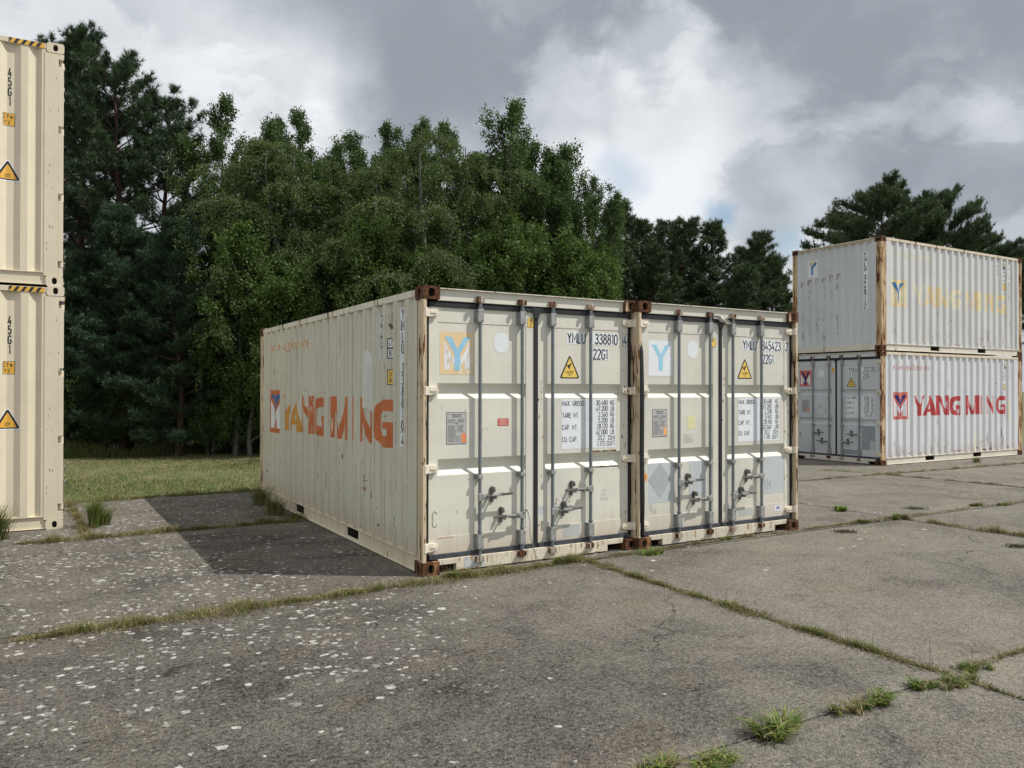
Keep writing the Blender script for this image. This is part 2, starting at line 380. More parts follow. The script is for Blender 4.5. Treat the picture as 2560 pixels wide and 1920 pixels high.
w5 = .46
G = {
    '0': (w5, [arc(.23, .77, .23, .23, 0, 180) + arc(.23, .23, .23, .23, 180, 360) + [(.46, .77)]]),
    '1': (.2, [[(.0, .86), (.16, 1), (.16, 0)]]),
    '2': (w5, [arc(.23, .77, .23, .23, 170, -20, 8) + [(0, .0), (.47, .0)]]),
    '3': (w5, [arc(.22, .78, .22, .22, 160, -70, 8) + [(.14, .54)], [(.16, .54)] + arc(.22, .26, .24, .26, 75, -165, 9)]),
    '4': (.5, [[(.3, 1), (0, .24), (.5, .24)], [(.38, .52), (.38, 0)]]),
    '5': (w5, [[(.44, 1), (.05, 1), (.03, .56)] + arc(.22, .32, .24, .32, 115, -160, 9)]),
    '6': (w5, [[(.36, 1)] + arc(.23, .26, .23, .26, 170, -190, 12), ]),
    '7': (.44, [[(0, 1), (.44, 1), (.14, 0)]]),
    '8': (w5, [arc(.23, .77, .19, .23, -90, 270, 12), arc(.23, .27, .23, .27, 90, 450, 12)]),
    '9': (w5, [[(.1, 0)] + arc(.23, .74, .23, .26, -10, 350, 12)]),
    'Y': (.5, [[(0, 1), (.25, .48), (.25, 0)], [(.25, .48), (.5, 1)]]),
    'M': (.60, [[(0, 0), (0, 1), (.30, .30), (.60, 1), (.60, 0)]]),
    'L': (.38, [[(0, 1), (0, 0), (.38, 0)]]),
    'U': (.48, [[(0, 1)] + arc(.24, .24, .24, .24, 180, 360) + [(.48, 1)]]),
    'G': (.48, [arc(.24, .76, .24, .24, 15, 180) + arc(.24, .24, .24, .24, 180, 360) + [(.48, .48), (.27, .48)]]),
    'X': (.48, [[(0, 1), (.48, 0)], [(0, 0), (.48, 1)]]),
    'A': (.5, [[(0, 0), (.25, 1), (.5, 0)], [(.1, .32), (.4, .32)]]),
    'R': (.46, [[(0, 0), (0, 1)] + arc(.2, .76, .25, .24, 80, -90) + [(.02, .52)], [(.22, .5), (.46, 0)]]),
    'O': (.48, [arc(.24, .76, .24, .24, 0, 180) + arc(.24, .24, .24, .24, 180, 360) + [(.48, .76)]]),
    'S': (.44, [arc(.22, .76, .22, .24, 20, 250, 9) + arc(.22, .25, .22, .25, 80, -165, 9)]),
    'T': (.46, [[(0, 1), (.46, 1)], [(.23, 1), (.23, 0)]]),
    'E': (.42, [[(.42, 1), (0, 1), (0, 0), (.42, 0)], [(0, .5), (.36, .5)]]),
    'W': (.6, [[(0, 1), (.15, 0), (.3, .75), (.45, 0), (.6, 1)]]),
    'P': (.44, [[(0, 0), (0, 1)] + arc(.18, .74, .26, .26, 85, -90) + [(.02, .48)]]),
    'C': (.46, [arc(.23, .76, .23, .24, 15, 180) + arc(.23, .24, .23, .24, 180, 345)]),
    'K': (.46, [[(0, 0), (0, 1)], [(.44, 1), (.04, .42)], [(.16, .58), (.46, 0)]]),
    'B': (.46, [[(0, .5), (0, 1)] + arc(.2, .77, .2, .23, 90, -80) + [(.02, .53)], [(.0, .5)] + arc(.2, .25, .26, .25, 80, -90) + [(0, 0), (0, .5)]]),
    'F': (.42, [[(.42, 1), (0, 1), (0, 0)], [(0, .5), (.34, .5)]]),
    'I': (.08, [[(.04, 1), (.04, 0)]]),
    'H': (.46, [[(0, 0), (0, 1)], [(.46, 0), (.46, 1)], [(0, .5), (.46, .5)]]),
    'V': (.5, [[(0, 1), (.25, 0), (.5, 1)]]),
    'N': (.48, [[(0, 0), (0, 1), (.48, 0), (.48, 1)]]),
    'D': (.46, [[(0, 0), (0, 1)] + arc(.2, .74, .26, .26, 90, 0) + arc(.2, .26, .26, .26, 0, -90) + [(0, 0)]]),
    '.': (.1, [[(.05, .1), (.05, .0)]]), ',': (.1, [[(.07, .1), (.0, -.12)]]), '!': (.1, [[(.05, 1), (.05, .3)], [(.05, .1), (.05, 0)]]),
    "'": (.1, [[(.05, 1), (.05, .8)]]), '"': (.2, [[(.03, 1), (.03, .8)], [(.16, 1), (.16, .8)]]), '/': (.34, [[(0, -.1), (.34, 1.1)]]), ' ': (.3, []),
    'm': (.72, [[(0, 0), (0, .7)], [(0, .5)] + arc(.17, .5, .17, .2, 150, 0, 5) + [(.34, 0)], [(.34, .5)] + arc(.52, .5, .18, .2, 150, 0, 5) + [(.70, 0)]]),
    'i': (.1, [[(.05, .68), (.05, 0)], [(.05, 1), (.05, .9)]]),
}
# serif letters of the web address: (advance, [(weight, polyline)...]) x-height .66
SF = {
    'w': (.98, [(1, [(.08, .66), (.28, 0)]), (.45, [(.28, 0), (.48, .62)]), (1, [(.46, .66), (.68, 0)]), (.45, [(.68, 0), (.88, .62)]), (.35, [(-.02, .66), (.24, .66)]), (.35, [(.36, .66), (.6, .66)]), (.35, [(.78, .66), (.98, .66)])]),
    '.': (.3, [(1.2, [(.12, .11), (.12, 0)])]),
    'y': (.68, [(1, [(.1, .66), (.36, .04)]), (.45, [(.6, .64), (.26, -.26), (.1, -.3)]), (.35, [(0, .66), (.26, .66)]), (.35, [(.48, .66), (.68, .66)])]),
    'a': (.62, [(.6, [(.08, .5), (.16, .64), (.34, .64), (.42, .52)]), (1, [(.44, .54), (.44, .04), (.56, .03)]), (.6, [(.42, .38), (.14, .3), (.06, .14), (.18, .02), (.42, .12)])]),
    'n': (.72, [(1, [(.14, .64), (.14, 0)]), (.6, [(.16, .5), (.3, .64), (.44, .62)]), (1, [(.5, .56), (.5, 0)]), (.35, [(0, .64), (.16, .64)]), (.35, [(.02, 0), (.28, 0)]), (.35, [(.38, 0), (.64, 0)])]),
    'g': (.62, [(.7, arc(.26, .44, .18, .2, 0, 360, 10)), (.6, [(.2, .24), (.1, .14), (.2, .06), (.48, .04), (.52, -.12), (.36, -.26), (.1, -.24), (.04, -.12), (.18, .02)]), (.5, [(.4, .58), (.58, .64)])]),
    'm': (1.06, [(1, [(.14, .64), (.14, 0)]), (.6, [(.16, .5), (.3, .64), (.42, .62)]), (1, [(.48, .56), (.48, 0)]), (.6, [(.5, .5), (.66, .64), (.76, .62)]), (1, [(.82, .56), (.82, 0)]), (.35, [(0, .64), (.16, .64)]), (.35, [(.02, 0), (.26, 0)]), (.35, [(.36, 0), (.6, 0)]), (.35, [(.7, 0), (.95, 0)])]),
    'i': (.36, [(1, [(.15, .64), (.15, 0)]), (1.2, [(.15, .96), (.15, .86)]), (.35, [(.02, .64), (.17, .64)]), (.35, [(.02, 0), (.28, 0)])]),
    'c': (.56, [(.9, arc(.3, .33, .22, .31, 50, 310, 9))]),
    'o': (.64, [(.9, arc(.3, .33, .22, .31, 0, 360, 13))]),
    'l': (.36, [(1, [(.15, 1), (.15, 0)]), (.35, [(.02, 1), (.17, 1)]), (.35, [(.02, 0), (.28, 0)])]),
    't': (.42, [(1, [(.16, .88), (.16, .06), (.34, .04)]), (.4, [(0, .64), (.34, .64)])]),
}


def strip(pts, w):
    """poly-line to quads, mitred"""
    n = len(pts); L = []; Rr = []
    for i in range(n):
        p = Vector(pts[i]); a = (p - Vector(pts[i - 1])).normalized() if i else None
        b = (Vector(pts[i + 1]) - p).normalized() if i < n - 1 else None
        if a is None: a = b
        if b is None: b = a
        t = (a + b)
        t = t.normalized() if t.length > 1e-4 else a
        nn = Vector((-t.y, t.x)); k = max(.55, nn.dot(Vector((-a.y, a.x))))
        L.append(p + nn * w / 2 / k); Rr.append(p - nn * w / 2 / k)
    return [[tuple(L[i]), tuple(Rr[i]), tuple(Rr[i + 1]), tuple(L[i + 1])] for i in range(n - 1)]


def text(s, x, y, h, wx=1., weight=.13, gap=.2, mi=0, layer=2, font='G', align='l'):
    """returns [(poly, layer, mi)] with the lower-left corner at x,y and the cap height h"""
    out = []; cx = 0; sub = 0
    for ch in s:
        if font == 'G':
            if ch not in G: continue
            adv, pl = G[ch]; pl = [(1, p) for p in pl]
        else:
            adv, pl = SF[ch]
        for k, p in pl:
            p2 = [((cx + a) * wx * h, b * h) for a, b in p]
            for q in strip(p2, weight * h * k): out.append(([(x + a, y + b) for a, b in q], layer + .12 * (sub % 5), mi))
            sub += 1
        cx += adv + (gap if font == 'G' else .06)
    tot = (cx - gap) * wx * h
    sh = {'l': 0, 'c': -tot / 2, 'r': -tot}[align]
    return [([(a + sh, b) for a, b in p], l, m) for p, l, m in out]


def vtext(s, xc, ztop, h, pitch, wx=.75, weight=.13, mi=0, layer=2):
    out = []
    z = ztop
    for ch in s:
        if ch != ' ':
            w = G[ch][0] * wx * h
            out += text(ch, xc - w / 2, z - h, h, wx, weight, mi=mi, layer=layer)
            z -= pitch
        else: z -= pitch * .75
    return out


def rect(x0, x1, z0, z1, layer=0, mi=0): return [([(x0, z0), (x1, z0), (x1, z1), (x0, z1)], layer, mi)]


def ell(cx, cz, rx, rz, layer=0, mi=0, n=28, p=2.): return [([(cx + rx * math.copysign(abs(math.cos(2 * math.pi * i / n)) ** (2 / p), math.cos(2 * math.pi * i / n)), cz + rz * math.copysign(abs(math.sin(2 * math.pi * i / n)) ** (2 / p), math.sin(2 * math.pi * i / n))) for i in range(n)], layer, mi)]


def blobp(cx, cz, rx, rz, layer=0, mi=0, n=18, j=.35, rnd=random):
    return [([(cx + rx * math.cos(2 * math.pi * i / n) * (1 + rnd.uniform(-j, j)), cz + rz * math.sin(2 * math.pi * i / n) * (1 + rnd.uniform(-j, j))) for i in range(n)], layer, mi)]


def rtri(cx, zb, w, h, r, layer, mi):
    """rounded triangle"""
    P = [Vector((cx - w / 2 + r * 1.3, zb + r)), Vector((cx + w / 2 - r * 1.3, zb + r)), Vector((cx, zb + h - r * 1.9))]
    pts = []
    for (p, a0, a1) in ((P[0], 210 - 60, 270), (P[1], -90, 30), (P[2], 30, 150)):
        for i in range(6):
            a = R(a0 + (a1 - a0) * i / 5); pts.append((p.x + r * math.cos(a), p.y + r * math.sin(a)))
    return [(pts, layer, mi)]


def caution(cx, zb, w=.235, h=.235):  # mats: black, yellow
    o = rtri(cx, zb, w, h, .014, 0, 0) + rtri(cx, zb + .011, w - .042, h - .040, .006, 1, 1)
    o += [([(cx - .05, zb + .125), (cx + .002, zb + .118), (cx + .012, zb + .135), (cx - .0, zb + .138)][::1], 2, 0), ([(cx - .03, zb + .12), (cx + .0, zb + .086), (cx + .004, zb + .128)], 2.2, 0),
          ([(cx + .003, zb + .132), (cx + .017, zb + .128), (cx + .022, zb + .146), (cx + .008, zb + .152)], 2.4, 0)]
    o += text('CAUTION!', cx, zb + .052, .022, .95, .15, mi=0, align='c')
    o += text('UNDERWEAR ALL'[:0] + 'IIIIIIIIIIII', cx, zb + .038, .008, 1.2, .2, gap=.35, mi=0, align='c') + text('IIIIIIIII', cx, zb + .025, .008, 1.2, .2, gap=.35, mi=0, align='c')
    return o


def logo(x, z, w, h, legs=True, small=0.):  # mi: 0 background, 1 white, 2 blue
    def q(pts, l, mi): return ([(x + a * w, z + b * h) for a, b in pts], l, mi)
    o = [q([(0, 0), (1, 0), (1, 1), (0, 1)], 0, 0)]
    if legs:
        for s in (0, 1):
            f = (lambda p: p) if not s else (lambda p: [(1.01 - a, b) for a, b in p][::-1])
            o += [q(f([(.125, .11), (.29, .11), (.29, .54), (.125, .79)]), 1, 1), q(f([(.285, .545), (.285, .38), (.415, .19), (.415, .37)]), 1.3, 1)]
    n = small
    o += [q([(.13, .89), (.34, .89), (.505, .60), (.42 + n, .50)], 2, 2), q([(.70, .89), (.88, .89), (.59 - n, .50), (.505, .60)], 2.2, 2),
          q([(.42 + n, .10), (.59 - n, .10), (.59 - n, .50), (.505, .60), (.42 + n, .50)], 2.4, 2)]
    return o


def bigword(z0, z1, mis):
    """the firm's name in heavy letters; x in metres from the left end of the side"""
    o = []; H = z1 - z0

    def q(x0, x1, pts, mi, l): o.append(([(x0 + a * (x1 - x0), z0 + b * H) for a, b in pts], l, mi))
    def Y(x0, x1, mi):
        q(x0, x1, [(0, 1), (.24, 1), (.52, .55), (.38, .42)], mi, 0); q(x0, x1, [(.84, 1), (1, 1), (.62, .42), (.52, .55)], mi, .3)
        q(x0, x1, [(.38, 0), (.62, 0), (.62, .42), (.52, .55), (.38, .42)], mi, .6)
    def A(x0, x1, mi):
        q(x0, x1, [(0, 0), (.2, 0), (.5, .8), (.48, 1)], mi, 0); q(x0, x1, [(.48, 1), (.62, 1), (1, 0), (.68, 0), (.47, .72)], mi, .3); q(x0, x1, [(.2, .18), (.76, .18), (.7, .33), (.26, .33)], mi, .6)
    def N(x0, x1, mi):
        q(x0, x1, [(0, 0), (.27, 0), (.2, 1), (0, 1)], mi, 0); q(x0, x1, [(0, 1), (.27, 1), (1, 0), (.74, 0)], mi, .3); q(x0, x1, [(.8, 0), (1, 0), (1, 1), (.74, 1)], mi, .6)
    def Gg(x0, x1, mi):
        w = x1 - x0
        pts = [(x1, z1 - .075)] + [(x0 + w * .52, z1 - .075)] + arc(x0 + w * .52, z1 - .075 - H * .2, w * .52 - .06, H * .2, 100, 180, 5) + arc(x0 + w * .52, z0 + .045 + H * .2, w * .52 - .06, H * .2, 180, 262, 5) + [(x0 + w * .55, z0 + .045), (x1 - .02, z0 + .045)]
        for p in strip(pts, .115 if w > .35 else .1): o.append((p, .0, mi))
        q(x0, x1, [(.68, .0), (1, .0), (1, .5), (.68, .5)], mi, .4); q(x0, x1, [(.5, .36), (.7, .36), (.7, .5), (.5, .5)], mi, .8)
    def Mm(x0, x1, mi):
        q(x0, x1, [(0, 0), (.14, 0), (.16, 1), (0, 1)], mi, 0); q(x0, x1, [(.0, 1), (.2, 1), (.58, 0), (.44, 0)], mi, .3)
        q(x0, x1, [(.44, 0), (.58, 0), (.86, 1), (.74, 1)], mi, .6); q(x0, x1, [(.78, 0), (1, 0), (1, 1), (.78, 1)], mi, .9)
    Y(1.24, 1.72, mis[0]); A(1.64, 2.16, mis[1]); N(2.17, 2.68, mis[2]); Gg(2.76, 3.17, mis[3])
    Mm(3.42, 4.02, mis[4]); q(4.085, 4.19, [(0, 0), (1, 0), (1, 1), (0, 1)], mis[5], 0); N(4.35, 4.73, mis[6]); Gg(4.82, 5.31, mis[7])
    return o


# ------------------------------------------------------------------ containers
W = 2.438
F0, PITCH, DEP = .364, .28, .036


def side_profile(L):
    p = [(.15, 0), (.228, 0), (.274, DEP), (.296, DEP)]
    y = F0
    while y + .072 < L - .16:
        p += [(y, 0), (y + .072, 0)]
        if y + .28 + .072 < L - .16: p += [(y + .14, DEP), (y + .212, DEP)]
        y += PITCH
    p.append((L - .15, 0)); return p


def end_profile():
    p = [(.14, 0), (.2, 0)]; x = .2
    while x + .204 + .05 < W - .14:
        p += [(x + .035, .045), (x + .109, .045), (x + .144, 0), (x + .204, 0)]; x += .204
    p.append((W - .14, 0)); return p


def interp(p, s):
    for (a, da), (b, db) in zip(p, p[1:]):
        if a <= s <= b: return da + (db - da) * (s - a) / max(b - a, 1e-9)
    return 0.


def decal(name, items, mats, fr, parent, folds=None, lay=.0006, base=.0008, label=None):
    """flat marking laid on a surface: fr(s, z, off) gives the 3-D point; folds: s values where the sheet bends"""
    bm = bmesh.new()
    for poly, l, mi in items:
        vs = [bm.verts.new((a, l, b)) for a, b in poly]
        try: f = bm.faces.new(vs); f.material_index = mi
        except Exception: pass
    if folds:
        lo = min(v.co.x for v in bm.verts); hi = max(v.co.x for v in bm.verts)
        for s in folds:
            if lo < s < hi:
                bmesh.ops.bisect_plane(bm, geom=bm.verts[:] + bm.edges[:] + bm.faces[:], plane_co=(s, 0, 0), plane_no=(1, 0, 0), dist=1e-5)
    for v in bm.verts: v.co = Vector(fr(v.co.x, v.co.z, base + v.co.y * lay))
    me = bpy.data.meshes.new(name); bm.to_mesh(me); bm.free()
    for m in mats: me.materials.append(m)
    o = bpy.data.objects.new(name, me); COL.objects.link(o); o.parent = parent
    if label: o['label'] = label
    return o


class Box:
    """one shipping container. local frame: doors at y=0 facing -y, x 0..W, y 0..L"""
    def __init__(s, origin, yaw, L, H, mats, label, group, doors=True, slots=False, xo=0.):
        s.L, s.H, s.m, s.xo = L, H, mats, xo
        s.root = empty('shipping_container', origin, yaw); tag(s.root, label, 'shipping container', group)
        s.prof = side_profile(L); s.eprof = end_profile(); s.doors = doors; s.slots = slots
        s.shell()
        s.front_end()
        if doors: s.door_end()

    # frames for markings
    def side_left(s):
        P = s.prof; L = s.L
        return (lambda a, z, o: (interp(P, L - a) - o, L - a, z)), [L - y for y, d in P]
    def side_right(s):
        P = s.prof
        return (lambda a, z, o: (W - interp(P, a) + o, a, z)), [y for y, d in P]
    def face_front(s):   # non-door end, seen from outside, a from left to right
        P = s.eprof; L = s.L
        return (lambda a, z, o: (W - a, L - .012 - interp(P, a) + o, z)), [x for x, d in P]
    def face_door(s, y=.064):
        return (lambda a, z, o: (a + s.xo, y - o, z)), None

    def corr(s, name, prof, z0, z1, fn, mat, lip=.0):
        b = MB(); n = len(prof); vs = []
        for z in (z0, z1):
            for a, d in prof: vs.append(fn(a, d, z))
        b.add(vs, [(i, i + 1, n + i + 1, n + i) for i in range(n - 1)])
        o = b.build(name, mat, s.root); return o

    def shell(s):
        L, H, m, r = s.L, s.H, s.m, s.root
        # castings
        for ex, x0 in ((-1, 0), (1, W - .162)):
            for ey, y0 in ((-1, 0), (1, L - .178)):
                for ez, z0 in ((-1, 0), (1, H - .118)):
                    b = MB(); x1, y1, z1 = x0 + .162, y0 + .178, z0 + .118
                    g = .004
                    xa, xb, ya, yb = x0 - (g if ex < 0 else 0), x1 + (g if ex > 0 else 0), y0 - (g if ey < 0 else 0), y1 + (g if ey > 0 else 0)
                    hw, hh = (.066, .078)
                    yf = ya if ey < 0 else yb; xf = xa if ex < 0 else xb
                    if ey < 0: b.ring((xa, ya, z0), (1, 0, 0), (0, 0, 1), xb - xa, .118, hw, hh, (0, -1, 0), .045)
                    else: b.ring((xb, yb, z0), (-1, 0, 0), (0, 0, 1), xb - xa, .118, hw, hh, (0, 1, 0), .045)
                    if ex < 0: b.ring((xa, yb, z0), (0, -1, 0), (0, 0, 1), yb - ya, .118, .052, .08, (-1, 0, 0), .045)
                    else: b.ring((xb, ya, z0), (0, 1, 0), (0, 0, 1), yb - ya, .118, .052, .08, (1, 0, 0), .045)
                    # top, bottom and the inner faces
                    b.add([(xa, ya, z0), (xb, ya, z0), (xb, yb, z0), (xa, yb, z0), (xa, ya, z1), (xb, ya, z1), (xb, yb, z1), (xa, yb, z1)],
                          [(0, 3, 2, 1), (4, 5, 6, 7)] + [(3, 7, 6, 2) if ey < 0 else (0, 1, 5, 4)] + [(1, 2, 6, 5) if ex < 0 else (0, 4, 7, 3)])
                    b.build('corner_casting', [m['cast'], M['dark']], r, 0)
        # posts
        for ex in (0, 1):
            X = (lambda v: v) if ex == 0 else (lambda v: W - v)
            def bx(b, xa, xb, *a): lo, hi = sorted((X(xa), X(xb))); b.box(lo, hi, *a)
            b = MB()
            if s.slots:
                zs = [.118]
                for zc in (.255, 1.06, 1.865, 2.665):
                    zs += [zc - .043, zc + .043]
                zs.append(H - .118)
                for i in range(0, len(zs), 2): bx(b, 0, .035, .0, .055, zs[i], zs[i + 1])
                bx(b, .03, .05, .05, .055, .118, H - .118)
                bx(b, .0, .05, .055, .2, .118, H - .118)
            else:
                bx(b, -.001, .034, .001, .07, .118, H - .118); bx(b, .012, .034, .0705, .17, .118, H - .118); bx(b, .034, .06, .101, .17, .118, H - .118)
            b.build('corner_post', m['post'], r, .004)
            b = MB(); bx(b, .0, .06, L - .19, L - .001, .118, H - .118); bx(b, .06, .14, L - .05, L - .004, .118, H - .118)
            b.build('corner_post', m.get('post2', m['post']), r, .01)
            # rails
            b = MB(); bx(b, .001, .062, .178, L - .178, H - .085, H - .022)
            b.build('top_rail', m['rail'], r, .004)
            b = MB(); ys = [.178, L / 2 - 1.3, L / 2 - .94, L / 2 + .74, L / 2 + 1.10, L - .178] if L < 7 else [.178, L - .178]
            if L < 7: ys = [.178, 1.72, 2.08, 3.76, 4.12, L - .178]
            for i in range(0, len(ys), 2): bx(b, .022, .030, ys[i], ys[i + 1], .018, .152)
            for i in range(1, len(ys) - 1, 2):
                bx(b, .022, .030, ys[i], ys[i + 1], .018, .045)
            bx(b, .004, .045, .178, L - .178, .152, .162)
            bx(b, .004, .045, .178, L - .178, .012, .018)
            b.build('bottom_rail', m['low'], r)
            for i in range(1, len(ys) - 1, 2):
                b = MB(); ya, yb = ys[i], ys[i + 1]
                bx(b, .032, .40, ya - .006, ya - .001, .02, .15); bx(b, .032, .40, yb + .001, yb + .006, .02, .15); bx(b, .40, .41, ya - .006, yb + .006, .02, .15); bx(b, .032, .4, ya, yb, .148, .151)
                b.build('forklift_pocket', M['under'], r)
            fn = (lambda a, d, z: (d + .006, a, z)) if ex == 0 else (lambda a, d, z: (W - .006 - d, a, z))
            s.corr('side_panel', s.prof, .162, H - .085, fn, m['side'])
        # frames for markings must follow the 6 mm inset
        P, L_ = s.prof, L
        s.side_left = lambda: ((lambda a, z, o: (.006 + interp(P, L_ - a) - o, L_ - a, z)), [L_ - y for y, d in P])
        s.side_right = lambda: ((lambda a, z, o: (W - .006 - interp(P, a) + o, a, z)), [y for y, d in P])
        # roof (shallow cross corrugations)
        b = MB(); ys = []; y = .1
        while y < L - .1: ys += [(y, 0), (y + .06, .0), (y + .08, -.02), (y + .15, -.02)]; y += .209
        n = len(ys); vs = [(x, yy, H - .022 + d) for x in (.04, W - .04) for yy, d in ys]
        b.add(vs, [(i, i + 1, n + i + 1, n + i) for i in range(n - 1)]); b.build('roof', m['side'], r)
        b = MB(); b.box(.05, W - .05, .1, L - .1, .125, .15)
        y = .4
        while y < L - .2:
            if not any(abs(y - q) < .05 for q in ()): b.box(.45, W - .45, y, y + .045, .03, .125)
            y += .3
        b.build('floor', M['under'], r)

    def front_end(s):
        L, H, m, r = s.L, s.H, s.m, s.root; P = s.eprof
        fn = lambda a, d, z: (W - a, L - .012 - d, z)
        s.corr('end_panel', P, .15, H - .07, fn, m.get('end', m['side']))
        b = MB(); b.box(.162, W - .162, L - .06, L - .004, H - .085, H - .02); b.build('end_rail', m['rail'], r, .004)
        b = MB(); b.box(.162, W - .162, L - .05, L - .008, .02, .158); b.build('end_sill', m['low'], r, .004)

    def door_end(s):
        H, m, r, xo = s.H, s.m, s.root, 0.
        hz = H - 2.591
        # header, lip and sill
        b = MB(); b.box(.162, W - .162, .034, .10, H - .125, H - .02); b.build('door_header', m['door'], r, .004)
        b = MB(); b.box(.158, W - .158, .008, .06, H - .0205, H - .012); b.build('header_lip', m['rail'], r)
        b = MB(); xs = [.162, .335, W - .40, W - .162]
        b.box(.162, .345, .03, .10, .078, .130); b.box(.345, W - .365, .03, .10, .014, .130); b.box(W - .365, W - .162, .03, .10, .078, .130)
        b.build('door_sill', m['low'], r, .004)
        for q in ((.03, .081), (W - .081, W - .03)):
            b = MB(); b.box(q[0], q[1], .0925, .1, .118, H - .118); b.build('door_jamb', m['post'], r)
        # hinges, four each side, on the posts and leaves
        X0, X1, C0, C1 = .082, W - .082, W / 2 - .023, W / 2 + .023
        zt = H - .181
        zl = [z * (H / 2.591) if H > 2.7 else z for z in (.245, .95, 1.653, 2.358)]
        for side in (0, 1):
            xa, xb = (X0, C0) if side == 0 else (C1, X1)
            leaf = MB()
            yf, yb = .060, .064
            fw = .087
            leaf.box(xa, xa + fw, yf, .105, .175, zt); leaf.box(xb - fw, xb, yf, .105, .175, zt)
            z1, z2 = .326, zt - .135
            leaf.box(xa + fw, xb - fw, yf, .105, .175, z1); leaf.box(xa + fw, xb - fw, yf, .105, z2, zt)
            sc_ = (z2 - z1) / (2.276 - .326)
            bands = [(.883, .927, .986, 1.03), (1.58, 1.624, 1.677, 1.721)]
            zp = [(z1, yb)]
            for q in bands:
                q = [z1 + (v - .326) * sc_ for v in q]
                zp += [(q[0], yb), (q[1], yb + .04), (q[2], yb + .04), (q[3], yb)]
            zp.append((z2, yb)); n = len(zp)
            vs = [(x, y, z) for x in (xa + fw, xb - fw) for z, y in zp]
            leaf.add(vs, [(i, n + i, n + i + 1, i + 1) for i in range(n - 1)])
            leaf.box(xa + .01, xb - .01, .105, .108, .18, zt - .005)
            door = leaf.build('door', m['door'], r)
            s_door = door
            setattr(s, 'doorR' if side else 'doorL', door)
            # gasket round the leaf
            b = MB()
            gz = M['rubber']
            ox = (.036, X0) if side == 0 else (X1, W - .036)
            b.box(ox[0], ox[1], .064, .09, .14, zt + .045)
            b.box(xa - .002, xb + (.023 if side == 0 else 0), .044, .075, zt + .001, zt + .046)
            if side == 0:
                b.box(C0 + .001, C1 - .001, .050, .078, .14, zt + .0008)
                b.prism_xz([(C0 - .03, zt + .052), (C0 - .03, zt + .015), (C0 - .005, zt - .035), (C0 + .0, zt - .06), (C1 - .0, zt - .06), (C1 + .005, zt - .035), (C1 + .03, zt + .01), (C1 + .05, zt + .052)], .040, .0495)
            b.box(xa, xb, .040, .078, .131, .1745, 1)
            b.build('gasket', [gz, M['rubber2']], door, .003)
            # lock rods
            for xr, zh, dirn in (((.585, .668, 1), (1.043, .468, -1)) if side == 0 else ((1.393, .473, 1), (1.853, .668, -1))):
                xr += s.xo; yr = .022
                b = MB(); b.cyl((xr, yr, .10), (xr, yr, H - .10), .0168, n=14)
                for z in (.335, .175, H - .305, H - .178): b.cyl((xr, yr, z), (xr, yr, z + .014), .024, n=12)
                b.build('lock_rod', M['galv'], door, smooth=False)
                # cams and keepers
                for z, up in ((.098, -1), (H - .095, 1)):
                    b = MB()
                    b.cyl((xr, yr, z - .03), (xr, yr, z + .03), .021, n=10)
                    b.box(xr - .006, xr + .034, yr - .012, yr + .01, z - .02, z + .018)
                    b.cyl((xr + .034, yr - .004, z - .022), (xr + .034, yr - .004, z + .02), .013, n=8)
                    b.build('locking_cam', M['rustfit'], door, .002)
                    b = MB()
                    b.box(xr - .048, xr - .020, -.014, .034, z - .026, z + .024); b.box(xr - .030, xr + .03, .014, .034, z + up * .022 - .006, z + up * .022 + .006)
                    b.cyl((xr - .034, -.016, z + .008), (xr - .034, -.010, z + .008), .009, n=8)
                    b.build('cam_keeper', M['rustfit'], r, .003)
                # brackets
                for z0, z1_ in ((.192, .322), (H - .306, H - .183)):
                    b = MB()
                    b.box(xr - .050, xr + .040, .052, .0595, z0, z1_)
                    b.prism_xz([(xr - .03, z0), (xr + .03, z0), (xr + .03, z1_), (xr - .03, z1_)], -.0, .052)
                    for dx, dz in ((-.042, .018), (-.042, z1_ - z0 - .018)): b.cyl((xr + dx, .045, z0 + dz), (xr + dx, .054, z0 + dz), .008, n=8)
                    for dz in (.02, z1_ - z0 - .02): b.cyl((xr + .018, -.004, z0 + dz), (xr + .018, .001, z0 + dz), .0055, n=8, mi=1)
                    b.build('rod_bracket', [M['galv2'], M['darkfit']], door, .004)
                b = MB(); b.box(xr - .05, xr + .04, .052, .0595, .832, .878); b.box(xr - .024, xr + .024, -.002, .052, .838, .872)
                b.cyl((xr - .04, .045, .856), (xr - .04, .054, .856), .009, n=8); b.cyl((xr + .032, .045, .856), (xr + .032, .055, .856), .006, n=8, mi=1)
                b.build('rod_guide', [M['galv2'], M['darkfit']], door, .005)
                # handle and its catch
                b = MB(); d = dirn
                b.box(min(xr - .02, xr - .02 * d), max(xr + .02, xr + .02 * d), -.004, .028, zh - .034, zh + .034)
                x2 = xr + d * .062; b.box(*sorted((xr + d * .012, x2)), -.008, .012, zh - .026, zh + .026)
                b.cyl((xr + d * .045, -.014, zh - .006), (xr + d * .045, -.008, zh - .006), .009, n=8, mi=1)
                tz = .012 if d > 0 else .004
                P = [(x2 - d * .004, zh - .014), (xr + d * .10, zh - .02), (xr + d * .19, zh - .012 + tz), (xr + d * .335, zh - .012 + tz * 1.4), (xr + d * .335, zh + .008 + tz * 1.4), (xr + d * .19, zh + .016 + tz), (xr + d * .12, zh + .016), (x2 - d * .004, zh + .01)]
                b.prism_xz(P if d > 0 else P[::-1], -.018, -.006, 1)
                b.box(*sorted((xr + d * .10, xr + d * .20)), -.030, -.018, zh - .004 + tz * .6, zh + .016 + tz * .6, 0)
                b.build('handle', [M['galv2'], M['darkfit']], door, .003)
                xc = xr + d * (.145 if d > 0 else .215) + (.0 if side == 0 else 0)
                b = MB(); zc = zh + .012
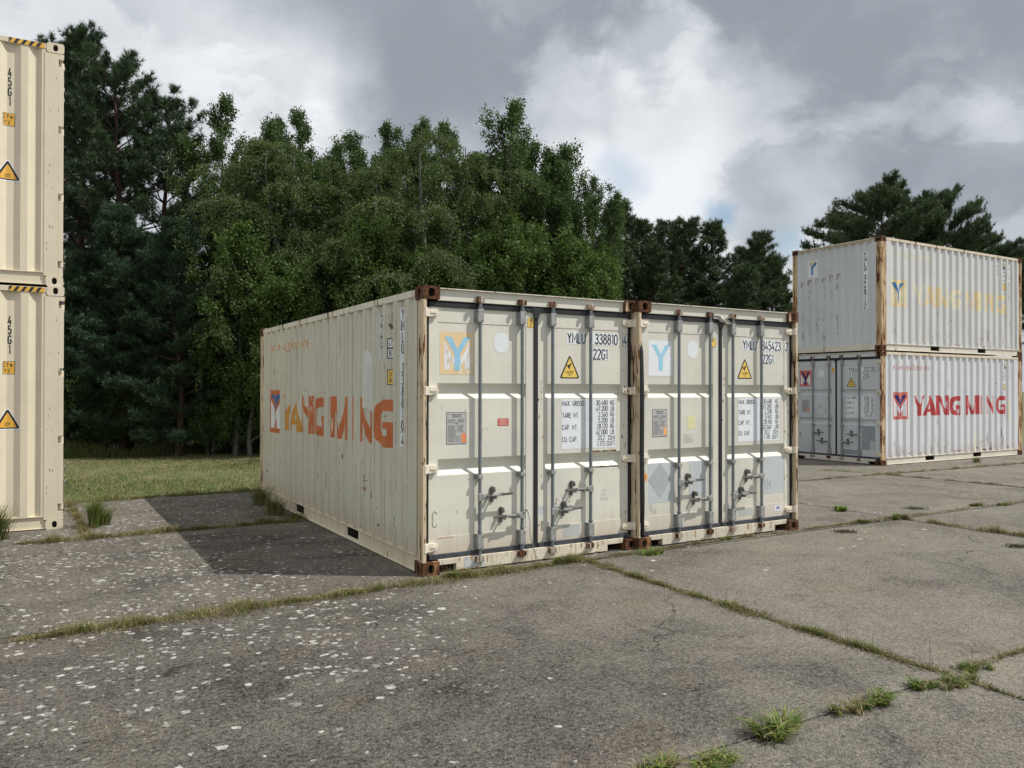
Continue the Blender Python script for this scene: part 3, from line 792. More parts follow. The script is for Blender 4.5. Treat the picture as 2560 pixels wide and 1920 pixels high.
                b.prism_xz([(xc + .021 * math.cos(R(a)), zc + .055 * (1 if math.sin(R(a)) > 0 else -1) + .022 * math.sin(R(a))) for a in (0, 30, 60, 90, 120, 150, 180, 210, 240, 270, 300, 330)], .052, .0595)
                b.box(xc - .009, xc + .010, -.024, .052, zc - .036, zc - .026); b.box(xc - .009, xc + .010, -.028, -.022, zc - .036, zc - .008)
                b.prism_xz([(xc - .013, zc + .026), (xc + .012, zc + .026), (xc + .015, zc + .052), (xc + .002, zc + .074), (xc - .011, zc + .06)], .0, .052, 0)
                b.cyl((xc + .003, -.008, zc + .046), (xc + .003, .0, zc + .046), .009, n=8, mi=1)
                b.build('handle_catch', [M['darkfit'], M['rustfit']], door, .002)
            for z in zl:
                b = MB()
                if side == 0:
                    b.prism_xz([(.046, z - .042), (.085, z - .042), (.155, z - .028), (.166, z - .012), (.166, z + .012), (.155, z + .026), (.085, z + .036), (.046, z + .036)], .030, .0595)
                    b.cyl((.026, .016, z - .043), (.026, .016, z + .038), .020, n=12); b.box(.026, .05, .004, .034, z - .04, z + .036)
                    b.box(.085, .14, .024, .030, z - .012, z + .012)
                else:
                    f = lambda v: W - v
                    b.prism_xz([(f(.166), z - .012), (f(.155), z - .028), (f(.085), z - .042), (f(.046), z - .042), (f(.046), z + .036), (f(.085), z + .036), (f(.155), z + .026), (f(.166), z + .012)], .030, .0595)
                    b.cyl((f(.026), .016, z - .043), (f(.026), .016, z + .038), .020, n=12); b.box(f(.05), f(.026), .004, .034, z - .04, z + .036)
                    b.box(f(.14), f(.085), .024, .030, z - .012, z + .012)
                b.build('hinge', m['hinge'], door, .005)


def fD(cx, cy):
    """apparent position on the plane y=0 (as measured from the photograph) -> true x on the door face"""
    return lambda x, d=.062: x + d * (x - cx) / abs(cy)


YARD = 'twenty foot containers parked on the concrete'
kx = math.cos; sx = math.sin
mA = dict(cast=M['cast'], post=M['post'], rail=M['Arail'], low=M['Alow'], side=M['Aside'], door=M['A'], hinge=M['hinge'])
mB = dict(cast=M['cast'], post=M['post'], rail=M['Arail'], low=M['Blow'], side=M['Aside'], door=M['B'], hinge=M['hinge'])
mR = dict(cast=M['cast'], post=M['postR'], rail=M['Rrail'], low=M['Rlow'], side=M['R'], door=M['Rdoor'], hinge=M['hinge'])
mU = dict(cast=M['cast'], post=M['postR'], post2=M['postRW'], rail=M['Rrail'], low=M['Rlow'], side=M['Rup'], end=M['Rend'], door=M['Rdoor'], hinge=M['hinge'])
mL = dict(cast=M['L'], post=M['L'], rail=M['L'], low=M['L'], side=M['L'], door=M['L'], hinge=M['L'])
GR = -.039
yA = .5361
cA = Box((-.7874, 7.0648, 0), yA, 6.058, 2.591, mA, 'cream container with orange side lettering and a peach and blue square on its door', YARD)
cB = Box((1.3185, 8.2612, 0), yA, 6.058, 2.591, mB, 'cream container with a pale blue Y on a white square and a grey diamond mark', YARD, xo=-.012)
yR = -1.0233; oR = Vector((8.3087, 17.8953, GR)); uR = Vector((kx(yR), sx(yR), 0)); vR = Vector((-sx(yR), kx(yR), 0))
cR = Box(oR - uR * W, yR, 6.058, 2.591, mR, 'pale grey container with bright red lettering, bottom one of the stack of two', YARD)
oU = oR + vR * 6.058
cU = Box(oU + Vector((0, 0, 2.595)), yR + math.pi, 6.058, 2.591, mU, 'pale grey container with faded cream lettering, resting on the red lettered one', YARD, doors=False)
cU.m = mU
yL = 2.088; oL = Vector((-5.3446, 9.4878, 0))
LG = 'tall beige containers stacked at the left edge'
cL1 = Box(oL, yL, 12.19, 2.885, mL, 'clean beige high container standing on the concrete beside a tuft of long grass', LG, slots=True)
cL2 = Box(oL + Vector((-.02, .008, 2.886)), yL, 12.19, 2.893, mL, 'clean beige high container on top of the other beige one, against the sky', LG, slots=True)

# ---------------- markings
DC = [M['white'], M['black']]


def weights(p, fr, fl, x0, x1, xn, z1, z0, rows, left, unit, fx, torn=False):
    it = rect(fx(x0), fx(x1), z0, z1)
    n = len(rows); pz = (z1 - z0 - .02) / n
    for i, (v, u) in enumerate(rows):
        zb = z1 - .012 - pz * (i + .82)
        it += text(v, fx(xn) + .200 - (.036 if u[0] == 'C' else 0) - (.008 if u == 'LBS' else 0), zb, .046, .90, .14, mi=1, align='r') + text(u, fx(x1) - (.010 if len(u) > 2 else .022), zb, .046, .80, .14, mi=1, align='r')
    for i, s_ in enumerate(left): it += text(s_, fx(x0) + .010, z1 - .012 - pz * (2 * i + .90), .046, .93, .14, mi=1)
    return decal('weight_table', it, DC, fr, p, fl, lay=.0003)


def doorset(c, fx, pr):
    """the writing on a pair of doors; pr holds what differs"""
    fr, fl = c.face_door(.0635); frf, _ = c.face_door(.0595)
    c.xo = c.xo; S = {}
    D0, D1 = c.doorL, c.doorR
    z = 2.175
    x0, x1 = fx(pr['id'][0]), fx(pr['id'][1])
    xs = fx(pr['num'][0])
    it = rect(x0, x1 - .03, 2.12, 2.24) + text('YMLU', x0 + .012, 2.130, .098, .86, .14, .19, mi=1)
    it += rect(xs, fx(pr['num'][1]), 2.12, 2.24) + text(pr['n'], fx(pr['num'][1]) - .014, 2.130, .098, .82, .14, .2, mi=1, align='r')
    decal('container_number', it, DC, fr, D1, lay=.0003)
    xk = fx(pr['chk'])
    it = rect(xk - .028, xk + .028, 2.118, 2.24)
    if pr.get('boxed'): it = rect(xk - .031, xk + .031, 2.115, 2.243, 0, 1) + rect(xk - .026, xk + .026, 2.12, 2.238, 1, 0)
    it += text(pr['k'], xk, 2.132, .095, .75, .13, mi=1, align='c', layer=3)
    decal('check_digit', it, DC, frf, D1, lay=.0003)
    it = rect(xs, fx(pr['g1']), 1.965, 2.085) + text('22G1', fx(pr['g1']) - .014, 1.975, .098, .82, .14, .2, mi=1, align='r')
    decal('size_code', it, DC, fr, D1, lay=.0003)
    decal('warning_triangle', caution(fx(pr['tri']), pr.get('triz', 1.775)), [M['black'], M['yellow']], fr, D1, lay=.0004)
    weights(D1, fr, None, pr['wt'][0], pr['wt'][1], pr['num'][0], 1.567, 1.07, pr['rows'], ('MAX. GROSS', 'TARE WT.', 'CAP. WT.', 'CU. CAP.'), None, fx)
    # left leaf: oval, plate, small stickers
    decal('white_oval', ell(fx(pr['oval']), 2.105, .08, .096, p=2.4), [M['white']], fr, D0)
    px = fx(pr['plate']); pw, pz0, pz1 = .205, 1.16, 1.455
    it = rect(px, px + pw, pz0, pz1, 0, 1) + rect(px + .005, px + pw - .005, pz0 + .005, pz1 - .005, 1, 0)
    it += text('APPROVED FOR TRANSPORT', px + pw / 2, pz1 - .030, .010, .75, .17, mi=1, align='c') + text('UNDER CUSTOMS SEAL', px + pw / 2, pz1 - .048, .010, .75, .17, mi=1, align='c')
    rr = random.Random(5)
    for i in range(24):
        zz = pz1 - .07 - i * .0088
        if i in (4, 5): continue
        a = px + .015; b_ = px + pw * rr.uniform(.35, .5); it += rect(a, b_, zz, zz + .0028, 2, 1)
        if i < 14: it += rect(px + pw * rr.uniform(.5, .58), px + pw * rr.uniform(.8, .93), zz, zz + .0028, 2, 1)
        elif i > 16: it += rect(px + pw * .45, px + pw * .68, zz, zz + .002, 2, 1)
    it += [([(px + pw * .44, pz1 - .10), (px + pw * .5, pz1 - .115), (px + pw * .56, pz1 - .10)], 3, 1)]
    it += rect(px + pw * .76, px + pw * .97, pz0 + .015, pz0 + .10, 4, 2)
    decal('approval_plate', it, [M['plate'], M['platedark'], pr['ora']], fr, D0, lay=.0005)


kg = lambda a, u1, u2, u3, u4: list(zip(a, (u1, u2, u1, u2, u1, u2, u3, u4)))
fA = fD(-2.93, -6.476); fB0 = fD(-5.35, -6.43); fB = lambda x, d=.062: fB0(x, d) + .012 - .012
doorset(cA, fA, dict(id=(1.544, 1.80), num=(1.849, 2.186), n='338810', k='4', chk=2.271, boxed=True, g1=2.059, tri=1.580, wt=(1.482, 2.151), oval=.799, plate=.228, ora=M['orange_s'],
                     rows=kg(('30.480', '67.200', '2.360', '5.200', '28.120', '62.000', '33.2', '1.173'), 'KG', 'LB', 'CU.M', 'CU.FT')))
doorset(cB, fB, dict(id=(1.519, 1.79), num=(1.80, 2.160), n='345423', k='2', chk=2.252, g1=2.038, tri=1.556, triz=1.79, wt=(1.451, 2.126), oval=.764, plate=.192, ora=M['orange_s2'],
                     rows=kg(('30.480', '67.200', '2.330', '5.140', '28.150', '62.060', '33.2', '1.170'), 'KG', 'LBS', 'CU.M.', 'CU.FT.')))
fR0 = fD(W + 10.955, -16.41); fR = lambda x, d=.062: fR0(W + x, d)
doorset(cR, fR, dict(id=(-.845, -.58), num=(-.507, -.158), n='332310', k='3', chk=-.088, g1=-.274, tri=-.776, wt=(-.894, -.192), oval=-1.593, plate=-2.149, ora=M['orange_s'],
                     rows=kg(('30.480', '67.200', '2.350', '5.180', '28.130', '62.020', '33.2', '1.170'), 'KG', 'LBS', 'CU.M.', 'CU.FT.')))
# door emblems
fr, _ = cA.face_door(.0635); frf, _ = cA.face_door(.0595)
decal('company_emblem', logo(fA(.162), 1.80, fA(.51) - fA(.162), .388), [M['peach'], M['whitew'], M['sky']], fr, cA.doorL, lay=.0004)
it = rect(fA(1.085), fA(1.157), 2.262, 2.355, 0, 1) + rect(fA(1.085) + .003, fA(1.157) - .003, 2.265, 2.352, 1, 0) + text('TIR', (fA(1.085) + fA(1.157)) / 2, 2.32, .022, .9, .2, mi=1, align='c') + text('PLATE', (fA(1.085) + fA(1.157)) / 2, 2.298, .011, .8, .15, mi=1, align='c') + text('INSIDE', (fA(1.085) + fA(1.157)) / 2, 2.276, .011, .8, .15, mi=1, align='c')
decal('yellow_sticker', it, [M['yellow'], M['black']], frf, cA.doorL, lay=.0003)
it = rect(fA(.761), fA(.88), 1.319, 1.389, 0, 0)
for i in range(5): it += rect(fA(.775) + (.012 if i == 2 else 0), fA(.868) - (.014 if i == 2 else 0), 1.329 + i * .0115, 1.3345 + i * .0115, 1, 1)
decal('red_sticker', it, [M['redst'], M['pink']], fr, cA.doorL)
frb, _ = cB.face_door(.0635); frbf, _ = cB.face_door(.0595)
it = rect(fB(.137), fB(.473), 1.81, 2.189, 0, 1) + logo(fB(.137), 1.83, fB(.473) - fB(.137), .35, legs=False)[1:]
decal('company_emblem', it, [M['white'], M['white'], M['skyB']], frb, cB.doorL, lay=.0004)
xa, xb = fB(1.02), fB(1.108)
decal('yellow_sticker', [([(xa, 2.139), (xb - .012, 2.139), (xb, 2.19), (xb - .012, 2.235), (xa, 2.235)], 0, 0), ([(xa + .003, 2.143), (xb - .014, 2.143), (xb - .004, 2.19), (xb - .014, 2.231), (xa + .003, 2.231)], 1, 1)] + text('TIR', xa + .022, 2.2, .02, .8, .2, mi=0), [M['black'], M['yellow']], frbf, cB.doorL, lay=.0003)
decal('pale_yellow_sticker', rect(fB(.682), fB(.799), 1.237, 1.377), [M['cream_p']], frb, cB.doorL)
it = ell(fB(.093, .06), .742, .034, .045, 0, 0) + ell(fB(.093, .06), .742, .022, .029, 1, 1) + ell(fB(.093, .06), .742, .009, .012, 2, 2)
decal('round_orange_sticker', it, [M['orange_s2'], M['amber'], M['orange_s']], frbf, cB.doorL)
it = [([(fB(.294), .885), (fB(.131), .70), (fB(.298), .50), (fB(.455), .70)], 0, 0)]
decal('placard_ghost', it, [M['ghost']], frb, cB.doorL, lay=.0003, base=.0014)
decal('touched_up_paint', rect(fB(.108), fB(.50), .46, .8825), [M['ltpatch']], frb, cB.doorL)
decal('touched_up_paint', rect(fB(.714), fB(.95), .506, .882), [M['ltpatch']], frb, cB.doorL)
decal('touched_up_paint', rect(fB(1.865), fB(2.196), .451, .882), [M['ltpatch']], frb, cB.doorR)
decal('touched_up_paint', rect(fB(1.45), fB(1.68), .225, .30), [M['ltpatch2']], frbf, cB.doorR)
it = rect(fB(2.039), fB(2.161), .237, .303) + text('CIMC', (fB(2.039) + fB(2.161)) / 2, .258, .030, .9, .2, mi=1, align='c')
decal('maker_sticker', it, [M['white'], M['navy']], frbf, cB.doorR, lay=.0003)
pen = lambda s_, x, z, h, **k: text(s_, x, z, h, .7, .04, **k)
decal('handwriting', pen('13/6', fB(.63), 1.09, .085), [M['scratch']], frb, cB.doorL)
decal('handwriting', pen('3', fB(.03), 1.40, .065) + pen('2', fB(.03), 1.31, .06) + pen('4', fB(.03), 1.22, .07), [M['scratch']], frbf, cB.doorL)
decal('handwriting', pen('VM', fB(1.87), .50, .12), [M['scratch']], frb, cB.doorR)
decal('handwriting', pen('876', fB(1.6), .42, .07), [M['scratch']], frb, cB.doorR)
decal('handwriting', pen('MA', fB(.2), .35, .05) + pen('I/', fB(.16), .38, .07), [M['scratch']], frb, cB.doorL)
decal('handwriting', pen('AWA', fA(1.98), .62, .03) + pen('CNSN', fA(1.97), .575, .03) + pen('OUTLAND', fA(1.96), .53, .03), [M['scratch']], fr, cA.doorR)
decal('handwriting', pen('C', fA(.09), .42, .14), [M['scratch']], frf, cA.doorL)
decal('handwriting', pen('CP', fA(1.225), 1.70, .05) + pen('72', fA(1.225), 1.63, .05), [M['scratch']], frf, cA.doorR)
# old repairs, rust chips on the doors
rr = random.Random(3)
frs, _ = cA.face_door(.0295)
decal('touched_up_paint', rect(fA(.41, .03), fA(.62, .03), .018, .125), [M['ltpatch']], frs, cA.root)
decal('touched_up_paint', rect(fA(1.50), fA(1.70), .195, .315, 0), [M['ltpatch2']], frf, cA.doorR)
decal('touched_up_paint', rect(fA(1.215), fA(1.28), .45, .53), [M['ltpatch']], frf, cA.doorR)


def rustline(x0, x1, z, h, layer=0):
    top = [(x0 + (x1 - x0) * i / 14, z + h * rr.uniform(.2, 1)) for i in range(15)]; bot = [(x0 + (x1 - x0) * i / 14, z - h * rr.uniform(.1, .8)) for i in range(15)]
    return [([bot[i], bot[i + 1], top[i + 1], top[i]], layer, 0) for i in range(14)]


decal('rust_patch', rustline(fA(1.84), fA(2.16), 1.036, .012), [M['rustp']], fr, cA.doorR)
decal('rust_patch', rustline(fA(1.84), fA(2.19), .876, .010), [M['rustp']], fr, cA.doorR)
spots = []
for _ in range(26): spots += blobp(rr.uniform(1.43, 1.66), rr.uniform(.42, .62), rr.uniform(.002, .006), rr.uniform(.003, .016), 0, rr.choice((0, 1)), 8, .4, rr)
for _ in range(12): spots += blobp(rr.uniform(1.9, 2.2), rr.uniform(.34, 1.9), rr.uniform(.002, .005), rr.uniform(.002, .009), 0, rr.choice((0, 1)), 8, .4, rr)
decal('rust_patch', spots, [M['rustp'], M['rusto']], fr, cA.doorR)
spots = []
for _ in range(16): spots += blobp(rr.uniform(.2, 1.1), rr.choice((rr.uniform(.3, .32), rr.uniform(.34, .86), rr.uniform(1.1, 1.5))), rr.uniform(.002, .006), rr.uniform(.002, .01), 0, rr.choice((0, 1)), 8, .4, rr)
decal('rust_patch', spots, [M['rustp'], M['rusto']], fr, cA.doorL)
decal('rust_patch', rustline(fA(.14), fA(.30), .316, .006), [M['rusto']], frf, cA.doorL)
sr = worn('sill_rust', (.40, .24, .12), (.70, .65, .52), .55, 24)
for c_, fx_ in ((cA, fA), (cB, fB)):
    it = []
    for _ in range(34):
        a = rr.uniform(.37, 2.05); w_ = rr.uniform(.004, .022); h_ = rr.uniform(.03, .11)
        it.append(([(a, .128 - h_), (a + w_ * .6, .128 - h_), (a + w_, .128), (a - w_ * .3, .128)], rr.uniform(0, 3), 0))
    for _ in range(12): it += blobp(rr.uniform(.4, 2.), rr.uniform(.016, .04), rr.uniform(.01, .05), rr.uniform(.002, .01), 4, 0, 10, .4, rr)
    it = [([(x, max(.0145, z)) for x, z in p], l, m_) for p, l, m_ in it]
    decal('rust_stain', it, [sr], c_.face_door(.0295)[0], c_.root)
    spots = []
    for _ in range(22): spots += blobp(rr.choice((rr.uniform(1.25, 1.31), rr.uniform(2.27, 2.35))), rr.uniform(.2, 2.3), rr.uniform(.002, .009), rr.uniform(.003, .022), 0, rr.choice((0, 1)), 9, .45, rr)
    decal('rust_patch', spots, [M['rustp'], M['rusto']], c_.face_door(.0595)[0], c_.doorR)
# emblem and repairs on the far container's doors
frr, _ = cR.face_door(.0635); frrf, _ = cR.face_door(.0595)
decal('company_emblem', logo(fR(-2.233), 1.793, fR(-1.87) - fR(-2.233), .39), [M['red2'], M['white'], M['navy']], frr, cR.doorL, lay=.0006)
decal('yellow_sticker', rect(fR(-1.30), fR(-1.225), 2.12, 2.226), [M['amber']], frrf, cR.doorL)
decal('touched_up_paint', rect(fR(-.495), fR(-.05) - .11, .33, .882), [M['grpatch']], frr, cR.doorR)
decal('touched_up_paint', rect(fR(-.29), fR(-.17), .33, .54, 1, 1), [M['grpatch'], M['ltpatch2']], frr, cR.doorR)
decal('touched_up_paint', rect(fR(-1.0), fR(-.6), .20, .31), [M['grpatch']], frrf, cR.doorR)
it = strip([(fR(-1.621), 1.345), (fR(-1.785), 1.18), (fR(-1.621), 1.015), (fR(-1.453), 1.18), (fR(-1.621), 1.345)], .006)
it = [(p, 0, 0) for p in it]
for _ in range(22):
    a, b_ = rr.uniform(-1, 1), rr.uniform(-1, 1)
    if abs(a) + abs(b_) < .8: it += [(p, 1, 0) for p in strip([(fR(-1.62) + a * .16, 1.18 + b_ * .16), (fR(-1.62) + a * .16 + rr.uniform(-.05, .05), 1.18 + b_ * .16 + rr.uniform(-.06, .06))], .012)]
decal('placard_remains', it, [M['scratch']], frr, cR.doorL)
decal('rust_patch', blobp(fR(-2.25), .60, .05, .07, 0, 0, 14, .3, rr), [M['rustp']], frr, cR.doorL)


def sidemarks(c, fr, fl, mats, word, url, ucol, num, lg, up=False, zo=0., word_z=(1.10, 1.58), num_end=True):
    """writing along one long side, s measured from its left end"""
    decal('company_emblem', logo(lg[0], lg[2], lg[1] - lg[0], lg[3] - lg[2], small=.03), mats[:3], fr, c.root, fl, lay=.0005)
    bw = bigword(*word_z, word)
    for w_ in ([q for q in bw if q[0][0][0] < 3.3], [q for q in bw if q[0][0][0] >= 3.3]): decal('company_name', w_, mats[3:], fr, c.root, fl, lay=.0005)
    decal('web_address', text(url[0], url[1], url[2], url[3], url[4], .2, font='S'), [ucol], fr, c.root, fl, lay=.0003)
    s0 = 6.058
    it = rect(s0 - 1.145, s0 - 1.073, 1.97, 2.425) + vtext('22G1', s0 - 1.109, 2.41, .098, .112, .9, .15, mi=1)
    decal('size_code', it, DC, fr, c.root, fl, lay=.0003)
    it = rect(s0 - .60, s0 - .515, 1.27, 2.44) + rect(s0 - .60, s0 - .515, 1.12, 1.245) + vtext('YMLU ' + num[:-1], s0 - .558, 2.425, .094, .1085, .9, .15, mi=1) + vtext(num[-1], s0 - .558, 1.225, .09, .1, .9, .15, mi=1)
    decal('container_number', it, DC, fr, c.root, fl, lay=.0003)
    x0, x1 = s0 - .90, s0 - .745
    it = rect(x0, x1, 1.965, 2.166, 0, 1) + rect(x0 + .01, x1 - .01, 1.975, 2.06, 1, 0) + rect(x0 + .01, x1 - .01, 2.075, 2.156, 1, 0)
    it += text('i', x0 + .025, 2.085, .06, .8, .14, mi=1, layer=3) + rect(x0 + .052, x0 + .056, 2.08, 2.15, 3, 1) + text('C', x0 + .068, 2.088, .055, .8, .14, mi=1, layer=3) + text('87', x0 + .025, 1.988, .058, .8, .14, mi=1, layer=3)
    decal('approval_label', it, DC, fr, c.root, fl, lay=.0003)
    it = rect(x0, x1, 1.706, 1.859, 0, 1) + rect(x0 + .008, x1 - .008, 1.714, 1.851, 1, 0) + text('2.6', x0 + .03, 1.795, .035, .7, .15, mi=1, layer=3) + text("8'6", x0 + .03, 1.735, .035, .7, .15, mi=1, layer=3)
    decal('height_label', it, [M['yellow'], M['black']], fr, c.root, fl, lay=.0003)
    # air vent cover in the recess of the sheet
    yc = s0 - .815; b = MB(); pts = []
    q = [fr(yc + dx, 2.345 + dz, o) for o in (.001, .03) for dx in (-.042, .042) for dz in (-.085, .085)]
    P = lambda dx, dz, o: fr(yc, 2.345 + dz, o + 0)[:1] + (fr(yc + dx, 0, 0)[1],) + (2.345 + dz,)
    vs = [P(-.05, -.09, .001), P(.05, -.09, .001), P(.05, .09, .001), P(-.05, .09, .001), P(-.035, -.04, .034), P(.035, -.04, .034), P(.035, .06, .034), P(-.035, .06, .034)]
    b.add(vs, [(0, 1, 2, 3), (4, 5, 6, 7), (1, 2, 6, 5), (2, 3, 7, 6), (3, 0, 4, 7)], 0); b.add([vs[i] for i in (0, 1, 5, 4)], [(0, 1, 2, 3)], 1)
    b.build('air_vent', [M['vent'], M['darkfit']], c.root)


oo = [0, 1, 2, 3]
fl_, fo_ = cA.side_left()
sidemarks(cA, fl_, fo_, [M['ora1'], M['white'], M['blue'], M['ora1'], M['ora2']], (1, 1, 0, 0, 0, 0, 0, 0), ('www.yangming.com', .585, 2.215, .125, 1.25), M['ora3'], '3388104', (.585, 1.09, 1.03, 1.65))
fr_, fo2 = cR.side_right()
sidemarks(cR, fr_, fo2, [M['red2'], M['white'], M['navy'], M['red']], (0,) * 8, ('www.yml.com.tw', .43, 2.175, .125, 1.15), M['red3'], '3323103', (.45, 1.01, 1.03, 1.655), word_z=(1.10, 1.575))
fu_, fo3 = cU.side_left()
sidemarks(cU, fu_, fo3, [M['cream1'], M['cream2'], M['blueR'], M['cream1'], M['cream2']], (1, 0, 0, 1, 0, 1, 0, 0), ('www.yangming.com', .34, 2.19, .12, 1.12), M['cream2'], '3448712', (.36, .93, 1.02, 1.64))
# small old stickers and scars on the near side
decal('old_sticker', rect(6.058 - 1.60, 6.058 - 1.47, .69, .765), [M['greyst']], fl_, cA.root, fo_)
decal('old_sticker', rect(6.058 - .76, 6.058 - .655, .34, .44), [M['greyst']], fl_, cA.root, fo_)
it = []
for _ in range(36):
    a = rr.uniform(.3, 5.7); it += blobp(a, rr.choice((rr.uniform(.18, .3), rr.uniform(.2, 1.0), rr.uniform(.2, 2.4))), rr.uniform(.004, .02), rr.uniform(.003, .016), 0, rr.choice((0, 1, 1)), 9, .4, rr)
for a, z in ((4.55, .62), (4.68, .56)): it += blobp(a, z, .035, .03, 0, 1, 10, .3, rr)
decal('rust_patch', it, [M['rustp'], M['rusto']], fl_, cA.root, fo_)
it = []
for _ in range(26):
    a = rr.uniform(.3, 5.7); z0 = rr.uniform(.25, 2.2); h_ = rr.uniform(.03, .3)
    it += [(p, 1, 0) for p in strip([(a, z0), (a + rr.uniform(-.01, .01), z0 + h_ * .5), (a + rr.uniform(-.01, .01), z0 + h_)], rr.uniform(.002, .006))]
decal('scratches', it, [M['rustp']], fl_, cA.root, fo_)
ps = [(4.44, 1.50), (4.50, 1.46), (4.60, 1.47), (4.70, 1.42), (4.76, 1.50), (4.75, 1.75), (4.70, 2.0), (4.60, 2.08), (4.50, 2.02), (4.45, 1.8)]
decal('touched_up_paint', [(ps, 5, 0)], [worn('overspray', (.66, .67, .635), CA, .35, 5)], fl_, cA.root, fo_, lay=.0006)
it = []
for k in range(20):
    for yb in (F0 + .28 * k, F0 + .072 + .28 * k):
        for _ in range(3):
            z0 = rr.uniform(.2, 2.2); h_ = rr.choice((.05, .1, .2, .5)) * rr.uniform(.5, 1.3); z1 = min(2.48, z0 + h_)
            it += [(p, 1, rr.choice((0, 0, 1))) for p in strip([(6.058 - yb, z0), (6.058 - yb + rr.uniform(-.003, .003), z1)], rr.uniform(.002, .006))]
for k in range(20):  # dark shade painted along the folds to strengthen the look of the ribs
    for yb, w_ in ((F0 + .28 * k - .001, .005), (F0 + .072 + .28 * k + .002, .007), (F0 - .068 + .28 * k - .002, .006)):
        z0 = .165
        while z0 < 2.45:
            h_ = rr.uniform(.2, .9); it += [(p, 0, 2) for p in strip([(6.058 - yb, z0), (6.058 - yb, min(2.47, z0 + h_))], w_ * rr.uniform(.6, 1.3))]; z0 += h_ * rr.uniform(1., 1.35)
decal('edge_wear_and_fold_shade', it, [M['rusto'], M['scratch'], worn('fold_shade', (.34, .31, .24), CA, .3, 12)], fl_, cA.root, fo_)
decal('touched_up_paint', rect(3.83, 3.93, .18, .60, 1) + rect(4.09, 4.20, .18, .60, 1) + rect(5.37, 5.45, .95, 1.5, 1), [M['yelpatch']], fr_, cR.root, fo2)
it = []
for _ in range(60):
    a = rr.uniform(.3, 5.7); z0 = rr.choice((rr.uniform(.2, .5), rr.uniform(.3, 2.2))); h_ = rr.uniform(.02, .25)
    it += [(p, 1, 0) for p in strip([(a, z0), (a + rr.uniform(-.02, .02), z0 + h_ * .5), (a + rr.uniform(-.02, .02), z0 + h_)], rr.uniform(.004, .014))]
for _ in range(30): it += blobp(rr.uniform(.3, 5.7), rr.uniform(.18, .26), rr.uniform(.01, .04), rr.uniform(.006, .02), 0, 0, 9, .4, rr)
decal('scratches', it, [M['rustp']], fr_, cR.root, fo2)
decal('scratches', [([(a, z + .0) for a, z in p], l, m_) for p, l, m_ in it], [M['rusto']], fu_, cU.root, fo3)
# end wall of the upper container
fe, foe = cU.face_front()
e = lambda xr: W + xr  # measured from the near corner, x from the left
it = rect(e(-2.006), e(-1.711), 1.86, 2.28, 0, 0) + [([(a + .0, b_) for a, b_ in p], l + 1, 1 if m_ == 2 else 0) for p, l, m_ in logo(e(-2.0), 1.88, .28, .39, legs=False)[1:]]
it += [([(e(-1.93), 2.27), (e(-1.78), 2.27), (e(-1.86), 2.12)], 1, 2)]
decal('company_emblem', it, [M['whitew'], M['blueR'], M['cream1']], fe, cU.root, foe, lay=.0005)
it = rect(e(-.464), e(-.371), 1.13, 2.28) + rect(e(-.464), e(-.371), .97, 1.10) + vtext('YMLU 344871', e(-.418), 2.262, .092, .108, .85, .17, mi=1) + vtext('2', e(-.418), 1.085, .095, .1, .85, .17, mi=1)
decal('container_number', it, DC, fe, cU.root, foe, lay=.0003)
it = []
for i, xr in enumerate((-2.17, -1.97, -1.755, -1.555, -1.35, -1.15)):
    z = 1.80 + (.06 if i > 3 else 0) - (.04 if i == 0 else 0); w_, h_ = .035, rr.uniform(.07, .14)
    it += [(p, 0, 0) for p in strip([(e(xr) - w_, z - h_), (e(xr) - w_, z), (e(xr) + w_, z), (e(xr) + w_, z - h_ * .7)], .014)]
for _ in range(34):
    a = e(rr.choice((-2.17, -1.97, -1.755, -1.555, -1.35, -1.15, -1.15, -.3)) + rr.uniform(-.04, .04)); z0 = rr.uniform(.25, 1.6); h_ = rr.uniform(.03, .2)
    it += [(p, 1, 0) for p in strip([(a, z0), (a + rr.uniform(-.01, .01), z0 + h_)], rr.uniform(.003, .012))]
decal('rust_patch', it, [M['rustp']], fe, cU.root, foe)
